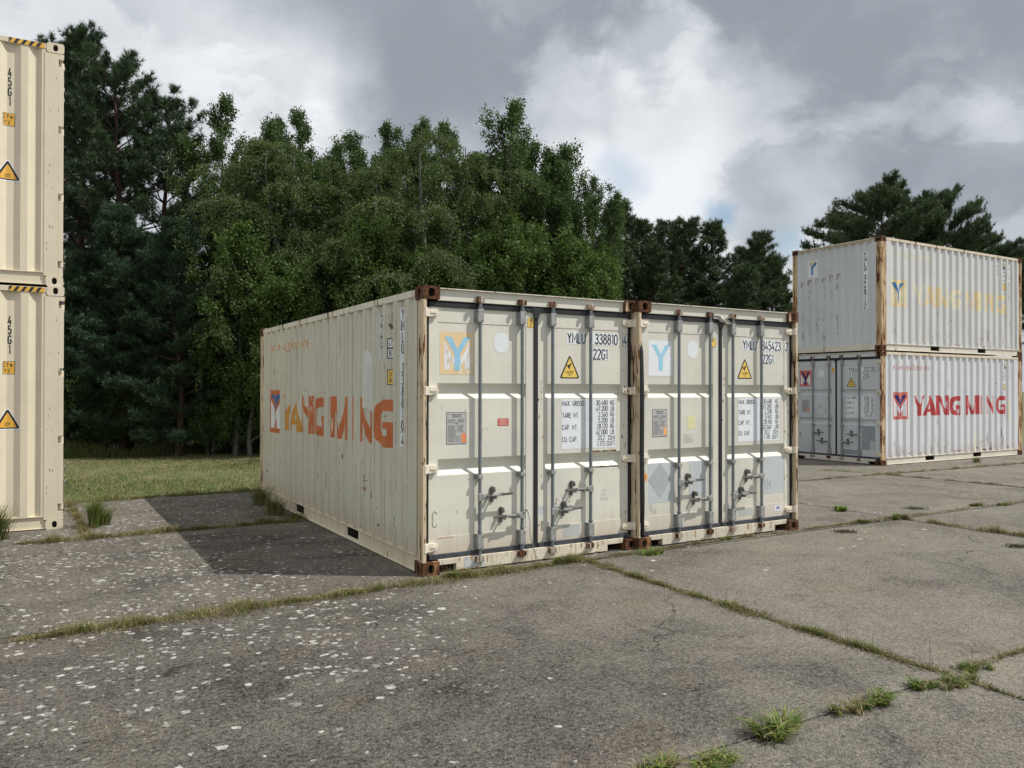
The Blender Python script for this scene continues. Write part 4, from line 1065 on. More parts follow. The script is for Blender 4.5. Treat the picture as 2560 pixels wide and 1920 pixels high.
# beige containers
for c, hs in ((cL1, 0), (cL2, 0)):
    fL, foL = c.side_left(); s1 = 12.19; H_ = c.H
    top = H_ - .375
    decal('size_code', vtext('45G1', s1 - .548, top, .095, .114, .60, .14), [M['black']], fL, c.root, foL)
    a0, a1 = s1 - .615, s1 - .492; z1 = H_ - .90
    it = rect(a0 - .004, a1 + .004, z1 - .158, z1 + .004, 0, 2) + rect(a0, a1, z1 - .154, z1, 1, 1) + rect(a0 + .006, a1 - .006, z1 - .148, z1 - .006, 2, 0)
    it += text('2,9', a0 + .012, z1 - .066, .048, .62, .13, mi=1, layer=3) + text('m', a0 + .076, z1 - .066, .048, .5, .13, mi=1, layer=3) + text("9'6\"", a0 + .018, z1 - .135, .048, .7, .13, mi=1, layer=3)
    decal('height_label', it, [M['amber'], M['black'], M['white']], fL, c.root, foL, lay=.0003)
    xc = s1 - .565; zb = H_ - 1.685
    it = rtri(xc, zb - .012, .27, .262, .018, 0, 2) + rtri(xc, zb, .245, .235, .016, 1, 1) + rtri(xc, zb + .014, .185, .178, .006, 2, 0)
    it += text('SUPER', xc, zb + .056, .014, 1.3, .2, mi=1, align='c', layer=3) + text('HEAVY', xc, zb + .034, .014, 1.3, .2, mi=1, align='c', layer=3)
    decal('warning_triangle', it, [M['amber'], M['black'], M['white']], fL, c.root, foL, lay=.0004)
    it = rect(s1 - .56, s1 - .20, H_ - .083, H_ - .026, 0, 0)
    for i in range(5):
        q = s1 - .56 + i * .074; it += [([(max(q - .03, s1 - .56), H_ - .083), (q + .005, H_ - .083), (q + .04, H_ - .026), (q + .005, H_ - .026)], 1, 1)]
    decal('hazard_tape', it, [M['amber'], M['black']], (lambda a, z, o, L_=12.19: (.001 - o - .001, L_ - a, z)), c.root, None, lay=.0004)
    rr2 = random.Random(9); it = []
    for _ in range(14): it += blobp(s1 - rr2.uniform(.05, .2), rr2.uniform(.3, 2.6), rr2.uniform(.002, .005), rr2.uniform(.003, .02), 0, 0, 8, .4, rr2)
    decal('scratches', it, [M['scratch']], (lambda a, z, o, L_=12.19: (-.0005 - o, L_ - a, z)), c.root, None)

# black hose between the two near containers, loose wire, rag
uA = Vector((kx(yA), sx(yA), 0)); vA = Vector((-sx(yA), kx(yA), 0)); OA = Vector((-.7874, 7.0648, 0))
def pA(x, y, z): return OA + uA * x + vA * y + Vector((0, 0, z))
b = MB(); b.tube([pA(2.446, .02, 2.34), pA(2.45, -.005, 2.24), pA(2.455, -.03, 2.05), pA(2.462, -.036, 1.6), pA(2.458, -.038, 1.0), pA(2.466, -.036, .5), pA(2.464, -.03, .14)], [.012, .02, .03, .031, .030, .032, .03], 12)
tag(b.build('rubber_strip', M['rubber'], None, smooth=True), 'black rubber strip hanging in the gap between the two cream containers', 'rubber strip')
b = MB(); pts = [(1.065, .0, .52), (1.09, -.01, .49), (1.115, -.005, .40), (1.13, .02, .28), (1.145, .0, .18), (1.16, -.03, .08), (1.20, -.05, .01)]
b.tube([pA(*p) for p in pts], .0035, 6); b.tube([pA(1.02, -.0, .505), pA(1.065, -.02, .52), pA(1.09, -.0, .50)], .005, 6)
b.tube([pA(1.16, -.03, .08), pA(1.15, -.06, .015)], .003, 6); b.tube([pA(1.16, -.03, .08), pA(1.19, -.08, .01)], .003, 6)
tag(b.build('seal_wire', M['scratch'], None), 'frayed seal wire hanging from the lock rod of the orange lettered container', 'wire')
OB = Vector((1.3185, 8.2612, 0))
b = MB(); rg = random.Random(4); n = 16; vs = []
for i in range(n):
    t = i / (n - 1); x = 1.06 + .30 * t
    for k in range(5):
        z = 2.487 - .018 * abs(t - .3) * 4 + (k - 2) * .011 * (1.4 - abs(t - .45) * 1.6) + rg.uniform(-.004, .004); y = .022 - .018 * math.sin(k * 1.7 + t * 9) + rg.uniform(-.005, .005)
        p = OB + uA * x + vA * y + Vector((0, 0, z - .04 * t)); vs.append(p)
b.add(vs, [(i * 5 + k, i * 5 + k + 1, i * 5 + k + 6, i * 5 + k + 5) for i in range(n - 1) for k in range(4)])
ro = b.build('torn_rag', plain('rag_cloth', (.55, .53, .48), .9), None, smooth=True); md = ro.modifiers.new('t', 'SOLIDIFY'); md.thickness = .003
tag(ro, 'torn pale rag caught over the door seam of the container with the blue Y', 'rag')

# ------------------------------------------------------------------ ground (u along the slabs, w away from the camera)
YG = .536
cu_, su_ = math.cos(YG), math.sin(YG)
def uw(u, w, z=0.): return Vector((u * cu_ - w * su_, u * su_ + w * cu_, z))
def gz(X, Y):
    t = min(1, max(0, (Y - 11) / 6.)); return -.039 * t * t * (3 - 2 * t)
def gzu(u, w): p = uw(u, w); return gz(p.x, p.y)
EDGE = 13.36


def ground_mat():
    m, t, b = newmat('lawn_and_soil'); o = t.node('ShaderNodeTexCoord').outputs['Object']
    x, y, z = t.xyz(o)
    n = t.noise(o, 1.1, 5., .6); n2 = t.noise(o, 14., 5., .7); n3 = t.noise(t.mapping(o, (1, .35, 1)), 3.2, 5., .65)
    g = t.mix(t.mapr(n3, .40, .66), (.10, .13, .038), (.23, .20, .09))
    g = t.mix(t.mapr(n2, .3, .7, 0., .55), g, (.06, .05, .025))
    soil = t.mix(t.mapr(n2, .35, .65), (.05, .04, .03), (.16, .135, .105))
    t.put(b.inputs['Base Color'], t.mix(t.mapr(y, EDGE - .1, EDGE + .15), soil, g)); b.inputs['Roughness'].default_value = .95
    bp = t.node('ShaderNodeBump'); bp.inputs['Strength'].default_value = .6; bp.inputs['Distance'].default_value = .02; t.put(bp.inputs['Height'], n2); t.l.new(bp.outputs[0], b.inputs['Normal'])
    return m


def concrete_mat():
    m, t, b = newmat('old_concrete'); o = t.node('ShaderNodeTexCoord').outputs['Object']
    x, y, z = t.xyz(o)
    big = t.noise(o, .42, 5., .6, .4); mid = t.noise(o, 2.1, 6., .65); sml = t.noise(o, 13., 5., .7); fine = t.noise(o, 70., 4., .75); grit = t.voro(o, 95.)
    v = t.m('ADD', t.m('MULTIPLY', t.m('SUBTRACT', big, .5), 1.3), t.m('MULTIPLY', t.m('SUBTRACT', mid, .5), 1.3))
    v = t.m('ADD', v, t.m('MULTIPLY', t.m('SUBTRACT', sml, .5), 1.5))
    v = t.m('ADD', v, t.m('MULTIPLY', t.m('SUBTRACT', t.noise(o, 38., 4., .75), .5), 4.2))
    v = t.m('ADD', v, t.m('MULTIPLY', t.m('SUBTRACT', fine, .5), 2.4))
    v = t.m('ADD', v, t.mapr(grit, 0., .6, -.22, .16))
    # the slabs right of the diagonal joint and below the near joint are paler and more worn
    pale = t.m('MULTIPLY', t.mapr(t.m('ADD', x, t.m('MULTIPLY', big, 3.)), 3.5, 6.5, 0., 1., True), .22)
    pale = t.m('ADD', pale, t.mapr(t.m('ADD', y, t.m('MULTIPLY', mid, .5)), 3.15, 2.6, 0., .26, True))
    pale = t.m('ADD', pale, t.mapr(y, 5.5, 12., 0., .16, True))
    v = t.m('ADD', v, pale)
    f = t.mapr(v, -1.1, 1.35, 0., 1.)
    cell = t.comb(t.m('FLOOR', t.m('DIVIDE', t.m('SUBTRACT', x, 4.57), 5.03)), t.m('FLOOR', t.m('DIVIDE', t.m('SUBTRACT', y, 2.70), 3.62)), 0.)
    wn = t.node('ShaderNodeTexWhiteNoise'); t.put(wn.inputs['Vector'], cell)
    v = t.m('ADD', v, t.m('MULTIPLY', t.m('SUBTRACT', wn.outputs['Value'], .5), .22))
    blot = t.mapr(t.noise(t.vm('ADD', o, (2., 17., 0)), .8, 7., .68, .8), .50, .62, 0., 1., True)
    v = t.m('SUBTRACT', v, t.m('MULTIPLY', blot, .34))
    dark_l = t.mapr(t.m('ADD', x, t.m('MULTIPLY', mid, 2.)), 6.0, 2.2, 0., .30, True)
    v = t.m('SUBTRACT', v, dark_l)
    band = t.mapr(t.m('ABSOLUTE', t.m('SUBTRACT', y, t.m('ADD', 2.66, t.m('MULTIPLY', t.m('SUBTRACT', mid, .5), .25)))), .26, .03, 0., .32, True)
    v = t.m('ADD', v, band)
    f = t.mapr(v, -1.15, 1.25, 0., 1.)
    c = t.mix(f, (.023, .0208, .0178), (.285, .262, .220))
    blu = t.mapr(t.noise(t.vm('ADD', o, (4, 9, 0)), .9, 3., .5), .5, .68, 0., .35)
    c = t.mix(blu, c, t.vm('MULTIPLY', c, (.98, .95, 1.0)))
    tan = t.mapr(t.noise(t.vm('ADD', o, (14, 3, 0)), 1.3, 4., .6), .54, .7, 0., .4)
    c = t.mix(tan, c, t.vm('MULTIPLY', c, (1.16, 1.02, .82)))
    ve = t.node('ShaderNodeTexVoronoi'); ve.feature = 'DISTANCE_TO_EDGE'; t.put(ve.inputs['Vector'], t.vm('ADD', t.vm('MULTIPLY', o, (1, 1, 0)), t.vm('SCALE', t.noisec(o, 2.5, 6.), .55))); ve.inputs['Scale'].default_value = .33
    crk = t.m('MULTIPLY', t.mapr(ve.outputs['Distance'], .0035, .0012), t.mapr(t.noise(t.vm('ADD', o, (8, 1, 0)), .7, 2.), .52, .58))
    c = t.mix(t.m('MULTIPLY', crk, .8), c, (.02, .018, .016))
    # pale stones of the aggregate
    st = t.voro(o, 42.); sr = t.xyz(t.voro(o, 42., 'Color'))[0]
    stm = t.m('MULTIPLY', t.mapr(st, .22, .16), t.m('GREATER_THAN', sr, .90))
    c = t.mix(t.m('MULTIPLY', stm, .55), c, (.44, .41, .36))
    dk = t.m('MULTIPLY', t.mapr(t.voro(t.vm('ADD', o, (5, 5, 0)), 27.), .2, .12), t.m('GREATER_THAN', t.xyz(t.voro(t.vm('ADD', o, (5, 5, 0)), 27., 'Color'))[1], .86))
    c = t.mix(t.m('MULTIPLY', dk, .6), c, (.03, .027, .025))
    # lichen: round pale patches, many on the left slabs
    wob = t.vm('ADD', o, t.vm('SCALE', t.vm('SUBTRACT', t.noisec(o, 22., 5.), (.5, .5, .5)), .055))
    dens = t.noise(o, .75, 3., .55); dens2 = t.noise(t.vm('ADD', o, (31, 4, 0)), 2.2, 3., .5)
    left = t.mapr(t.m('SUBTRACT', x, t.m('MULTIPLY', y, .12)), 2.7, .6, 0., 1., True)
    near = t.mapr(y, 3.8, 5.0, .12, 1., True)
    cov = t.m('MULTIPLY', t.m('MULTIPLY', left, near), t.mapr(t.m('ADD', dens, t.m('MULTIPLY', t.m('SUBTRACT', dens2, .5), .7)), .37, .57, .07, .95))
    right = t.m('MULTIPLY', t.m('MULTIPLY', t.mapr(y, 4.9, 5.6), t.mapr(y, 9., 6.8)), t.mapr(dens2, .48, .62, .01, .16))
    cov = t.m('MAXIMUM', cov, right)
    lich = None
    for sc_, r0, r1, off in ((9.5, .16, .31, 0.), (12.5, .16, .33, 3.3), (17., .16, .34, 7.7)):
        p = t.vm('ADD', wob, (off, off * 1.7, 0)); pz = t.vm('MULTIPLY', p, (1, 1, 0))
        d = t.voro(pz, sc_); q = t.xyz(t.voro(pz, sc_, 'Color'))
        rad = t.m('ADD', t.m('MULTIPLY', t.m('MULTIPLY', q[1], q[1]), r1 - r0), r0)
        k = t.mapr(t.m('DIVIDE', d, rad), 1.14, .84, 0., 1.)
        k = t.m('MULTIPLY', k, t.m('LESS_THAN', q[0], cov)); k = t.m('MULTIPLY', k, t.mapr(q[2], 0., 1., .35, 1.))
        lich = k if lich is None else t.m('MAXIMUM', lich, k)
    crust = t.m('MULTIPLY', t.mapr(t.noise(t.vm('ADD', o, (6, 6, 0)), 7., 6., .7), .64, .72), t.m('MULTIPLY', cov, .35))
    lich = t.m('MAXIMUM', lich, crust)
    lich = t.m('MULTIPLY', lich, t.mapr(t.m('ADD', fine, t.m('MULTIPLY', t.m('SUBTRACT', sml, .5), .5)), .34, .52, .35, 1.))
    c = t.mix(lich, c, t.mix(t.mapr(sml, .4, .6), (.44, .425, .39), (.60, .585, .545)))
    # dirt and moss creeping in from the joints
    t.put(b.inputs['Base Color'], c); b.inputs['Roughness'].default_value = .93; b.inputs['Specular IOR Level'].default_value = .2
    h = t.m('ADD', t.m('ADD', t.m('MULTIPLY', fine, .8), t.m('MULTIPLY', sml, 1.1)), t.m('MULTIPLY', grit, .7))
    bp = t.node('ShaderNodeBump'); bp.inputs['Strength'].default_value = .9; bp.inputs['Distance'].default_value = .012; t.put(bp.inputs['Height'], h); t.l.new(bp.outputs[0], b.inputs['Normal'])
    return m


def grid_obj(name, us, ws, zf, mat):
    b = MB(); nu, nw = len(us), len(ws)
    vs = [(u, w, zf(u, w)) for w in ws for u in us]
    b.add(vs, [(j * nu + i, j * nu + i + 1, (j + 1) * nu + i + 1, (j + 1) * nu + i) for j in range(nw - 1) for i in range(nu - 1)])
    o = b.build(name, mat, None, smooth=True); o.rotation_euler = (0, 0, YG); return o


us = [-900, -300, -120, -60, -40] + [x * .8 - 30 for x in range(100)] + [55, 80, 140, 300, 900]
ws = [-900, -200, -60, -20, -12, -8] + [x * .8 - 7 for x in range(25)] + [EDGE - .03, EDGE, EDGE + .05, EDGE + .3] + [EDGE + .8 + x * .8 for x in range(24)] + [36, 45, 60, 100, 200, 900]
rg = random.Random(12)
hum = {}
def gsoil(u, w):
    z = gzu(u, w)
    if w < EDGE + .01: return z - .014
    if w < EDGE + .06: return z - .005
    return z + .012 * math.sin(u * 1.3 + w) + .01 * math.sin(w * 2.1 - u * .7) + rg.uniform(-.006, .008)
go = grid_obj('ground', us, sorted(ws), gsoil, ground_mat()); tag(go, kind='structure')

# concrete slabs, each a separate cell of one apron; edges ragged
UL = [4.57 + 5.03 * k for k in range(-5, 9)]
WL = [2.70 + 3.62 * k for k in range(-4, 3)]; WL = [-11.8, -8.2, -4.55, -.92, 2.70, 6.31, 10.0, EDGE]
rg = random.Random(77)
def wob1(seed, t): return .007 * math.sin(t * 3.1 + seed) + .005 * math.sin(t * 9.7 + seed * 2.3) + .004 * math.sin(t * 23. + seed * 5)
cb = MB()
for j in range(len(WL) - 1):
    for i in range(len(UL) - 1):
        u0, u1, w0, w1 = UL[i], UL[i + 1], WL[j], WL[j + 1]
        if j == 6 and i == 4: pass
        cells = [(u0, u1)]
        if j == 6: cells = [(u0 + .9, u1 + .9)] if u0 < 3 else [(u0 + (.9 if abs(u0 - 4.57) < .1 else 0), u1)]
        for u0, u1 in cells:
            g = .0012 if j == 3 else .009; nu = max(2, int((u1 - u0) / .22)); nw = max(2, int((w1 - w0) / .22)); s0 = rg.uniform(0, 9); b0 = len(cb.v)
            lift = rg.uniform(-.003, .003); P = []
            for b_ in range(nw + 1):
                for a_ in range(nu + 1):
                    u = u0 + g + (u1 - u0 - 2 * g) * a_ / nu; w = w0 + g + (w1 - w0 - 2 * g) * b_ / nw
                    if a_ == 0: u += abs(wob1(s0, w))
                    if a_ == nu: u -= abs(wob1(s0 + 1, w))
                    if b_ == 0: w += abs(wob1(s0 + 2, u)) * (.08 if j == 4 else 1)
                    if b_ == nw: w -= abs(wob1(s0 + 3, u)) * (2.5 if j == 6 else .08 if j == 3 else 1)
                    ed = min(a_, nu - a_, b_, nw - b_)
                    z = gzu(u, w) + lift + (-.004 if ed == 0 else 0)
                    P.append((u, w, z))
            F = [(b_ * (nu + 1) + a_, b_ * (nu + 1) + a_ + 1, (b_ + 1) * (nu + 1) + a_ + 1, (b_ + 1) * (nu + 1) + a_) for b_ in range(nw) for a_ in range(nu)]
            rim = [a_ for a_ in range(nu + 1)] + [b_ * (nu + 1) + nu for b_ in range(1, nw + 1)] + [nw * (nu + 1) + a_ for a_ in range(nu - 1, -1, -1)] + [b_ * (nu + 1) for b_ in range(nw - 1, 0, -1)]
            n0 = len(P); P += [(P[k][0], P[k][1], P[k][2] - .06) for k in rim]; nr = len(rim)
            F += [(rim[k], n0 + k, n0 + (k + 1) % nr, rim[(k + 1) % nr]) for k in range(nr)]
            cb.add(P, F)
co = cb.build('concrete_apron', concrete_mat(), None); co.rotation_euler = (0, 0, YG); tag(co, kind='structure')


# ------------------------------------------------------------------ fast meshes from numpy
def np_mesh(name, V, F, mats, mi=None, parent=None, loc=None):
    me = bpy.data.meshes.new(name); V = np.asarray(V, np.float32); F = np.asarray(F, np.int32); k = F.shape[1]
    me.vertices.add(len(V)); me.vertices.foreach_set('co', V.ravel()); me.loops.add(F.size); me.loops.foreach_set('vertex_index', F.ravel())
    me.polygons.add(len(F)); me.polygons.foreach_set('loop_start', np.arange(0, F.size, k, dtype=np.int32)); me.polygons.foreach_set('loop_total', np.full(len(F), k, np.int32))
    for m in mats: me.materials.append(m)
    if mi is not None: me.polygons.foreach_set('material_index', np.asarray(mi, np.int32))
    me.update(calc_edges=True); me.validate()
    o = bpy.data.objects.new(name, me); COL.objects.link(o)
    if parent: o.parent = parent
    if loc is not None: o.location = loc
    return o


rng = np.random.default_rng(5)
def blades(P, h, lean, width, cols, bend=.5, heading=None, flat=None):
    """grass blades: P Nx3 roots, h heights, lean 0..1 (1 = lying), returns V, F(tris+quads as quads), mi"""
    n = len(P); th = rng.uniform(0, 2 * np.pi, n) if heading is None else heading
    d = np.stack([np.cos(th), np.sin(th), np.zeros(n)], 1); side = np.stack([-np.sin(th + rng.normal(0, .5, n)), np.cos(th), np.zeros(n)], 1)
    up = np.array([0, 0, 1.])
    l1 = lean * .5; l2 = np.clip(lean + bend * rng.uniform(.3, 1, n), 0, 1.45)
    q1 = P + (d * np.sin(l1)[:, None] + up * np.cos(l1)[:, None]) * (h * .5)[:, None]
    q2 = q1 + (d * np.sin(l2)[:, None] + up * np.cos(l2)[:, None]) * (h * .5)[:, None]
    q2[:, 2] = np.maximum(q2[:, 2], P[:, 2] + .003)
    w = (width * .5)[:, None]
    V = np.concatenate([P - side * w, P + side * w, q1 + side * w * .8, q1 - side * w * .8, q2], 0)
    i = np.arange(n)
    F = np.concatenate([np.stack([i, i + n, i + 2 * n, i + 3 * n], 1), np.stack([i + 3 * n, i + 2 * n, i + 4 * n, i + 4 * n], 1)], 0)
    return V, F, np.concatenate([cols, cols])


def grass_obj(name, sets, mats, **k):
    Vs, Fs, Ms = [], [], []; b = 0
    for V, F, mi in sets: Vs.append(V); Fs.append(F + b); Ms.append(mi); b += len(V)
    V = np.concatenate(Vs); F = np.concatenate(Fs); mi = np.concatenate(Ms)
    deg = F[:, 2] == F[:, 3]
    T = np.concatenate([F[~deg][:, [0, 1, 2]], F[~deg][:, [0, 2, 3]], F[deg][:, :3]]); m2 = np.concatenate([mi[~deg], mi[~deg], mi[deg]])
    return np_mesh(name, V, T, mats, m2, **k)


GM = [leaf_mat('grass_green', (.085, .15, .032), (.15, .215, .058), .3, .5, 3.), leaf_mat('grass_olive', (.075, .085, .028), (.13, .125, .050), .25, .6, 3.),
      leaf_mat('grass_straw', (.24, .19, .095), (.40, .33, .19), .2, .6, 3.), leaf_mat('grass_dead', (.10, .065, .038), (.19, .125, .07), .1, .8, 3.),
      leaf_mat('grass_bright', (.14, .22, .035), (.28, .36, .08), .3, .45, 3.)]


def joint(name, label, line, n, hw, hh, pr, clump=.6, seed=1, flatfrac=.35, cat='grass'):
    """ragged strip of grass along a polyline in (u, w); hw half width, hh height range, pr shares of the five colours"""
    L = np.array(line, float); seg = np.linalg.norm(np.diff(L, axis=0), axis=1); cum = np.r_[0, np.cumsum(seg)]
    t = rng.uniform(0, cum[-1], n * 3)
    dens = .5 + .5 * np.sin(t * 2.3 + seed) * np.sin(t * 5.1 + seed * 2) + .35 * np.sin(t * 11 + seed) + rng.normal(0, .1, len(t))
    t = t[(dens > rng.uniform(-.4, 1, len(t)) * clump)][:n]
    k = np.clip(np.searchsorted(cum, t) - 1, 0, len(seg) - 1); f = (t - cum[k]) / seg[k]
    P2 = L[k] + (L[k + 1] - L[k]) * f[:, None]; dr = (L[k + 1] - L[k]) / seg[k][:, None]; nr = np.stack([-dr[:, 1], dr[:, 0]], 1)
    wv = hw * np.clip(.62 + .40 * np.sin(t * 2.9 + seed * 3) + .30 * np.sin(t * 7.3 + seed) + .25 * np.sin(t * 17. + 2 * seed), .34, 1.5)
    P2 = P2 + nr * (rng.normal(0, .45, len(t)) * wv)[:, None]
    X = P2[:, 0] * cu_ - P2[:, 1] * su_; Y = P2[:, 0] * su_ + P2[:, 1] * cu_
    tt = np.clip((Y - 11) / 6, 0, 1); Z = -.039 * tt * tt * (3 - 2 * tt) - .004
    P = np.stack([X, Y, Z], 1); n = len(P)
    hgt = rng.uniform(hh[0], hh[1], n) * (.35 + 1.0 * np.abs(np.sin(t * 3.1 + seed * 1.7) * np.sin(t * 8.3 + seed)))
    col = rng.choice(5, n, p=pr)
    lie = (rng.random(n) < flatfrac); lean = np.where(lie, rng.uniform(1.1, 1.45, n), np.abs(rng.normal(0, .45, n)))
    hgt = np.where(lie, hgt * 1.7, hgt); col = np.where(lie & (rng.random(n) < .4), rng.choice([2, 2, 3], n), col)
    sets = [blades(P, hgt, lean, rng.uniform(.0018, .0042, n), col, .7)]
    m = max(1, n // 220)   # tall dry stalks
    i = rng.integers(0, n, m); sets.append(blades(P[i], rng.uniform(.12, .26, m), np.abs(rng.normal(0, .2, m)), np.full(m, .0022), rng.choice([2, 3], m), .3))
    # litter and moss cushions as small flat scraps
    q = n // 3; j = rng.integers(0, n, q); c = P[j] + rng.normal(0, 1, (q, 3)) * np.array([hw * .5, hw * .5, 0]); c[:, 2] = P[j, 2] + rng.uniform(.004, .014, q)
    a = rng.normal(0, 1, (q, 3)); a[:, 2] *= .3; a /= np.linalg.norm(a, axis=1)[:, None]; bb = np.cross(a, [0, 0, 1.]); s = rng.uniform(.004, .014, q)[:, None]
    V = np.concatenate([c - a * s, c + bb * s * .5, c + a * s, c - bb * s * .5]); ii = np.arange(q)
    sets.append((V, np.stack([ii, ii + q, ii + 2 * q, ii + 3 * q], 1), rng.choice([1, 3, 3], q)))
    o = grass_obj(name, sets, GM)
    return tag(o, label, cat, kind='stuff')


PR1 = [.32, .34, .16, .14, .04]
joint('grass', 'thick strip of grass and straw in the joint that passes the near container corner', [(-.6, 6.2), (.9, 6.22), (2.28, 6.25), (2.93, 6.32), (3.47, 6.31), (4.1, 6.31), (4.62, 6.34)], 16000, .17, (.02, .075), [.27, .32, .22, .15, .04], .3, 1, .6)
joint('grass', 'low grass along the joint in front of the second cream container', [(4.62, 6.34), (5.7, 6.36), (6.8, 6.38), (7.9, 6.37)], 2600, .05, (.015, .05), [.3, .3, .1, .27, .03], .95, 2)
joint('grass', 'patchy grass in the joint from the container corner to the crossing', [(7.9, 6.37), (8.6, 6.37), (9.65, 6.37)], 2400, .06, (.02, .06), [.3, .4, .2, .08, .02], .7, 3)
joint('grass', 'sparse grass dots along the far right part of the long joint', [(9.65, 6.36), (11.5, 6.36), (13., 6.33)], 900, .05, (.02, .05), [.3, .4, .15, .13, .02], 1.15, 4)
joint('grass', 'green grass strip in the joint running diagonally to the lower right', [(4.6, 6.25), (4.57, 5.5), (4.57, 4.7), (4.57, 4.0), (4.58, 3.3), (4.58, 2.72)], 9000, .085, (.014, .052), [.36, .34, .14, .12, .04], .85, 5, .35)
joint('grass', 'thin dark weeds in the joint at the lower right edge', [(4.58, 2.72), (4.57, 2.3), (4.57, 1.5)], 700, .03, (.01, .035), [.25, .2, .1, .4, .05], .8, 6)
joint('grass', 'pale grass in the joint at the right edge above the crossing', [(4.7, 2.71), (5.14, 2.72), (5.44, 2.72), (6.3, 2.70)], 1100, .05, (.02, .05), [.25, .25, .4, .08, .02], .8, 7)
joint('grass', 'brown dry weeds along the joint right of the far crossing', [(9.62, 6.3), (9.66, 5.6), (9.68, 4.8), (9.68, 3.6)], 3200, .10, (.03, .09), [.1, .25, .42, .22, .01], .5, 8)
joint('grass', 'few weeds in the joint behind the second cream container', [(9.62, 6.4), (9.62, 7.2), (9.6, 8.2)], 260, .03, (.015, .04), [.3, .3, .1, .28, .02], 1.1, 9)
joint('grass', 'dark moss and grass in the joint before the grey containers', [(12.0, 9.95), (13.3, 9.97), (14.5, 10.0)], 1500, .07, (.015, .05), [.15, .35, .1, .38, .02], .7, 10)
joint('grass', 'grass and debris strip in front of the red lettered container', [(14.4, 10.0), (16.5, 9.93), (18., 9.9), (20.5, 9.85), (24, 9.85)], 5200, .12, (.03, .08), [.2, .35, .2, .23, .02], .4, 11)
joint('grass', 'dark dead weeds in the joint at the far right', [(14.6, 9.95), (14.7, 9.3), (14.65, 8.3), (14.6, 7.0), (14.6, 5.5)], 3600, .085, (.02, .07), [.05, .15, .15, .64, .01], .5, 12)
joint('grass', 'weeds in the joint at the foot of the far stack', [(14.2, 11.2), (14.5, 10.6), (14.6, 10.0)], 500, .08, (.02, .09), [.2, .3, .1, .38, .02], .7, 13)
joint('grass', 'dry grass strip on the left joint below the beige containers', [(-.6, 10.12), (.2, 10.0), (.9, 10.05), (1.7, 10.03), (2.5, 10.08), (3.02, 10.1)], 8500, .15, (.03, .10), [.16, .34, .32, .17, .01], .3, 14)
joint('grass', 'weeds in the cross joint beside the beige containers', [(.45, 10.2), (.46, 11.2), (.4, 12.4), (.38, 13.3)], 2600, .09, (.03, .10), [.15, .4, .12, .32, .01], .4, 15)
joint('grass', 'ragged turf edge where the lawn meets the concrete', [(-3, 13.35), (.3, 13.3), (1.3, 13.35), (2.4, 13.45), (3.2, 13.42), (5, 13.4)], 9000, .16, (.03, .12), [.25, .36, .27, .11, .01], .3, 16)

# dark lumps of dead moss on the slabs
for (px, py, lab) in ((2112, 1329, 'small dark clump of dead moss on the slab right of the containers'), (2289, 1271, 'dark clump of dead moss on the slab beyond the far crossing'), (2545, 1365, 'flat dark scrap of dead moss at the right edge')):
    D_ = 1.6623 * 1990 / (py - 974); X_ = (px - 1280) / 1990 * D_
    n = 260; P = np.stack([X_ + rng.normal(0, .07, n), D_ + rng.normal(0, .05, n), np.full(n, .002)], 1)
    o = grass_obj('moss_clump', [blades(P - np.array([X_, D_, 0]), rng.uniform(.015, .045, n), rng.uniform(.4, 1.4, n), rng.uniform(.004, .01, n), rng.choice([3, 3, 1], n), .5)], [GM[0], GM[1], GM[2], bark_mat('dead_moss', (.05, .04, .03)), GM[4]], loc=(X_, D_, gz(X_, D_)))
    tag(o, lab, 'moss', 'clumps of dead moss on the slabs')


def tuft(px, py, rad, hgt, n, pr, label, lean=(.2, 1.2), wid=(.003, .006), flat=0, z=0, group='grass tufts in the slab joints', rr0=.25):
    D_ = 1.6623 * 1990 / (py - 974); X_ = (px - 1280) / 1990 * D_
    th = rng.uniform(0, 2 * np.pi, n); r = np.abs(rng.normal(0, rr0 * rad, n))
    P = np.stack([np.cos(th) * r, np.sin(th) * r, np.zeros(n) - .005], 1)
    le = rng.uniform(*lean, n); h = rng.uniform(.45, 1.0, n) * hgt; hd = None
    if group.startswith('grass tufts'):
        k = 7; cj = rng.normal(0, 1, (k, 1)) * rad * .62 * np.array([[cu_, su_]]) + rng.normal(0, rad * .22, (k, 2)); hj = rng.uniform(0, 6.28, k); hs = rng.uniform(.6, 1.25, k); g_ = rng.integers(0, k, n)
        P[:, :2] = cj[g_] + rng.normal(0, .014, (n, 2)); hd = hj[g_] + rng.normal(0, 1.0, n)
        le = np.where(rng.random(n) < .78, rng.uniform(1.15, 1.47, n), rng.uniform(.3, 1.1, n)); h = h * hs[g_] * np.where(le > 1.1, 1.75 if py > 1740 else 1.4, .8)
    wk = 1.75 if group.startswith('grass tufts') else 1.
    sets = [blades(P, h, le, wk * rng.uniform(*wid, n), rng.choice(5, n, p=pr), .35 if hd is not None else .5, heading=th + rng.normal(0, .5, n) if hd is None else hd)]
    if flat:
        P2 = P[:flat] * .4; sets.append(blades(P2, rng.uniform(.6, 1.1, flat) * rad * 1.5, np.full(flat, 1.42), rng.uniform(.002, .004, flat), rng.choice([2, 2, 1], flat), .1, heading=rng.uniform(0, 6.28, flat)))
    o = grass_obj('grass_tuft', sets, GM, loc=(X_, D_, gz(X_, D_)))
    return tag(o, label, 'grass tuft', group)


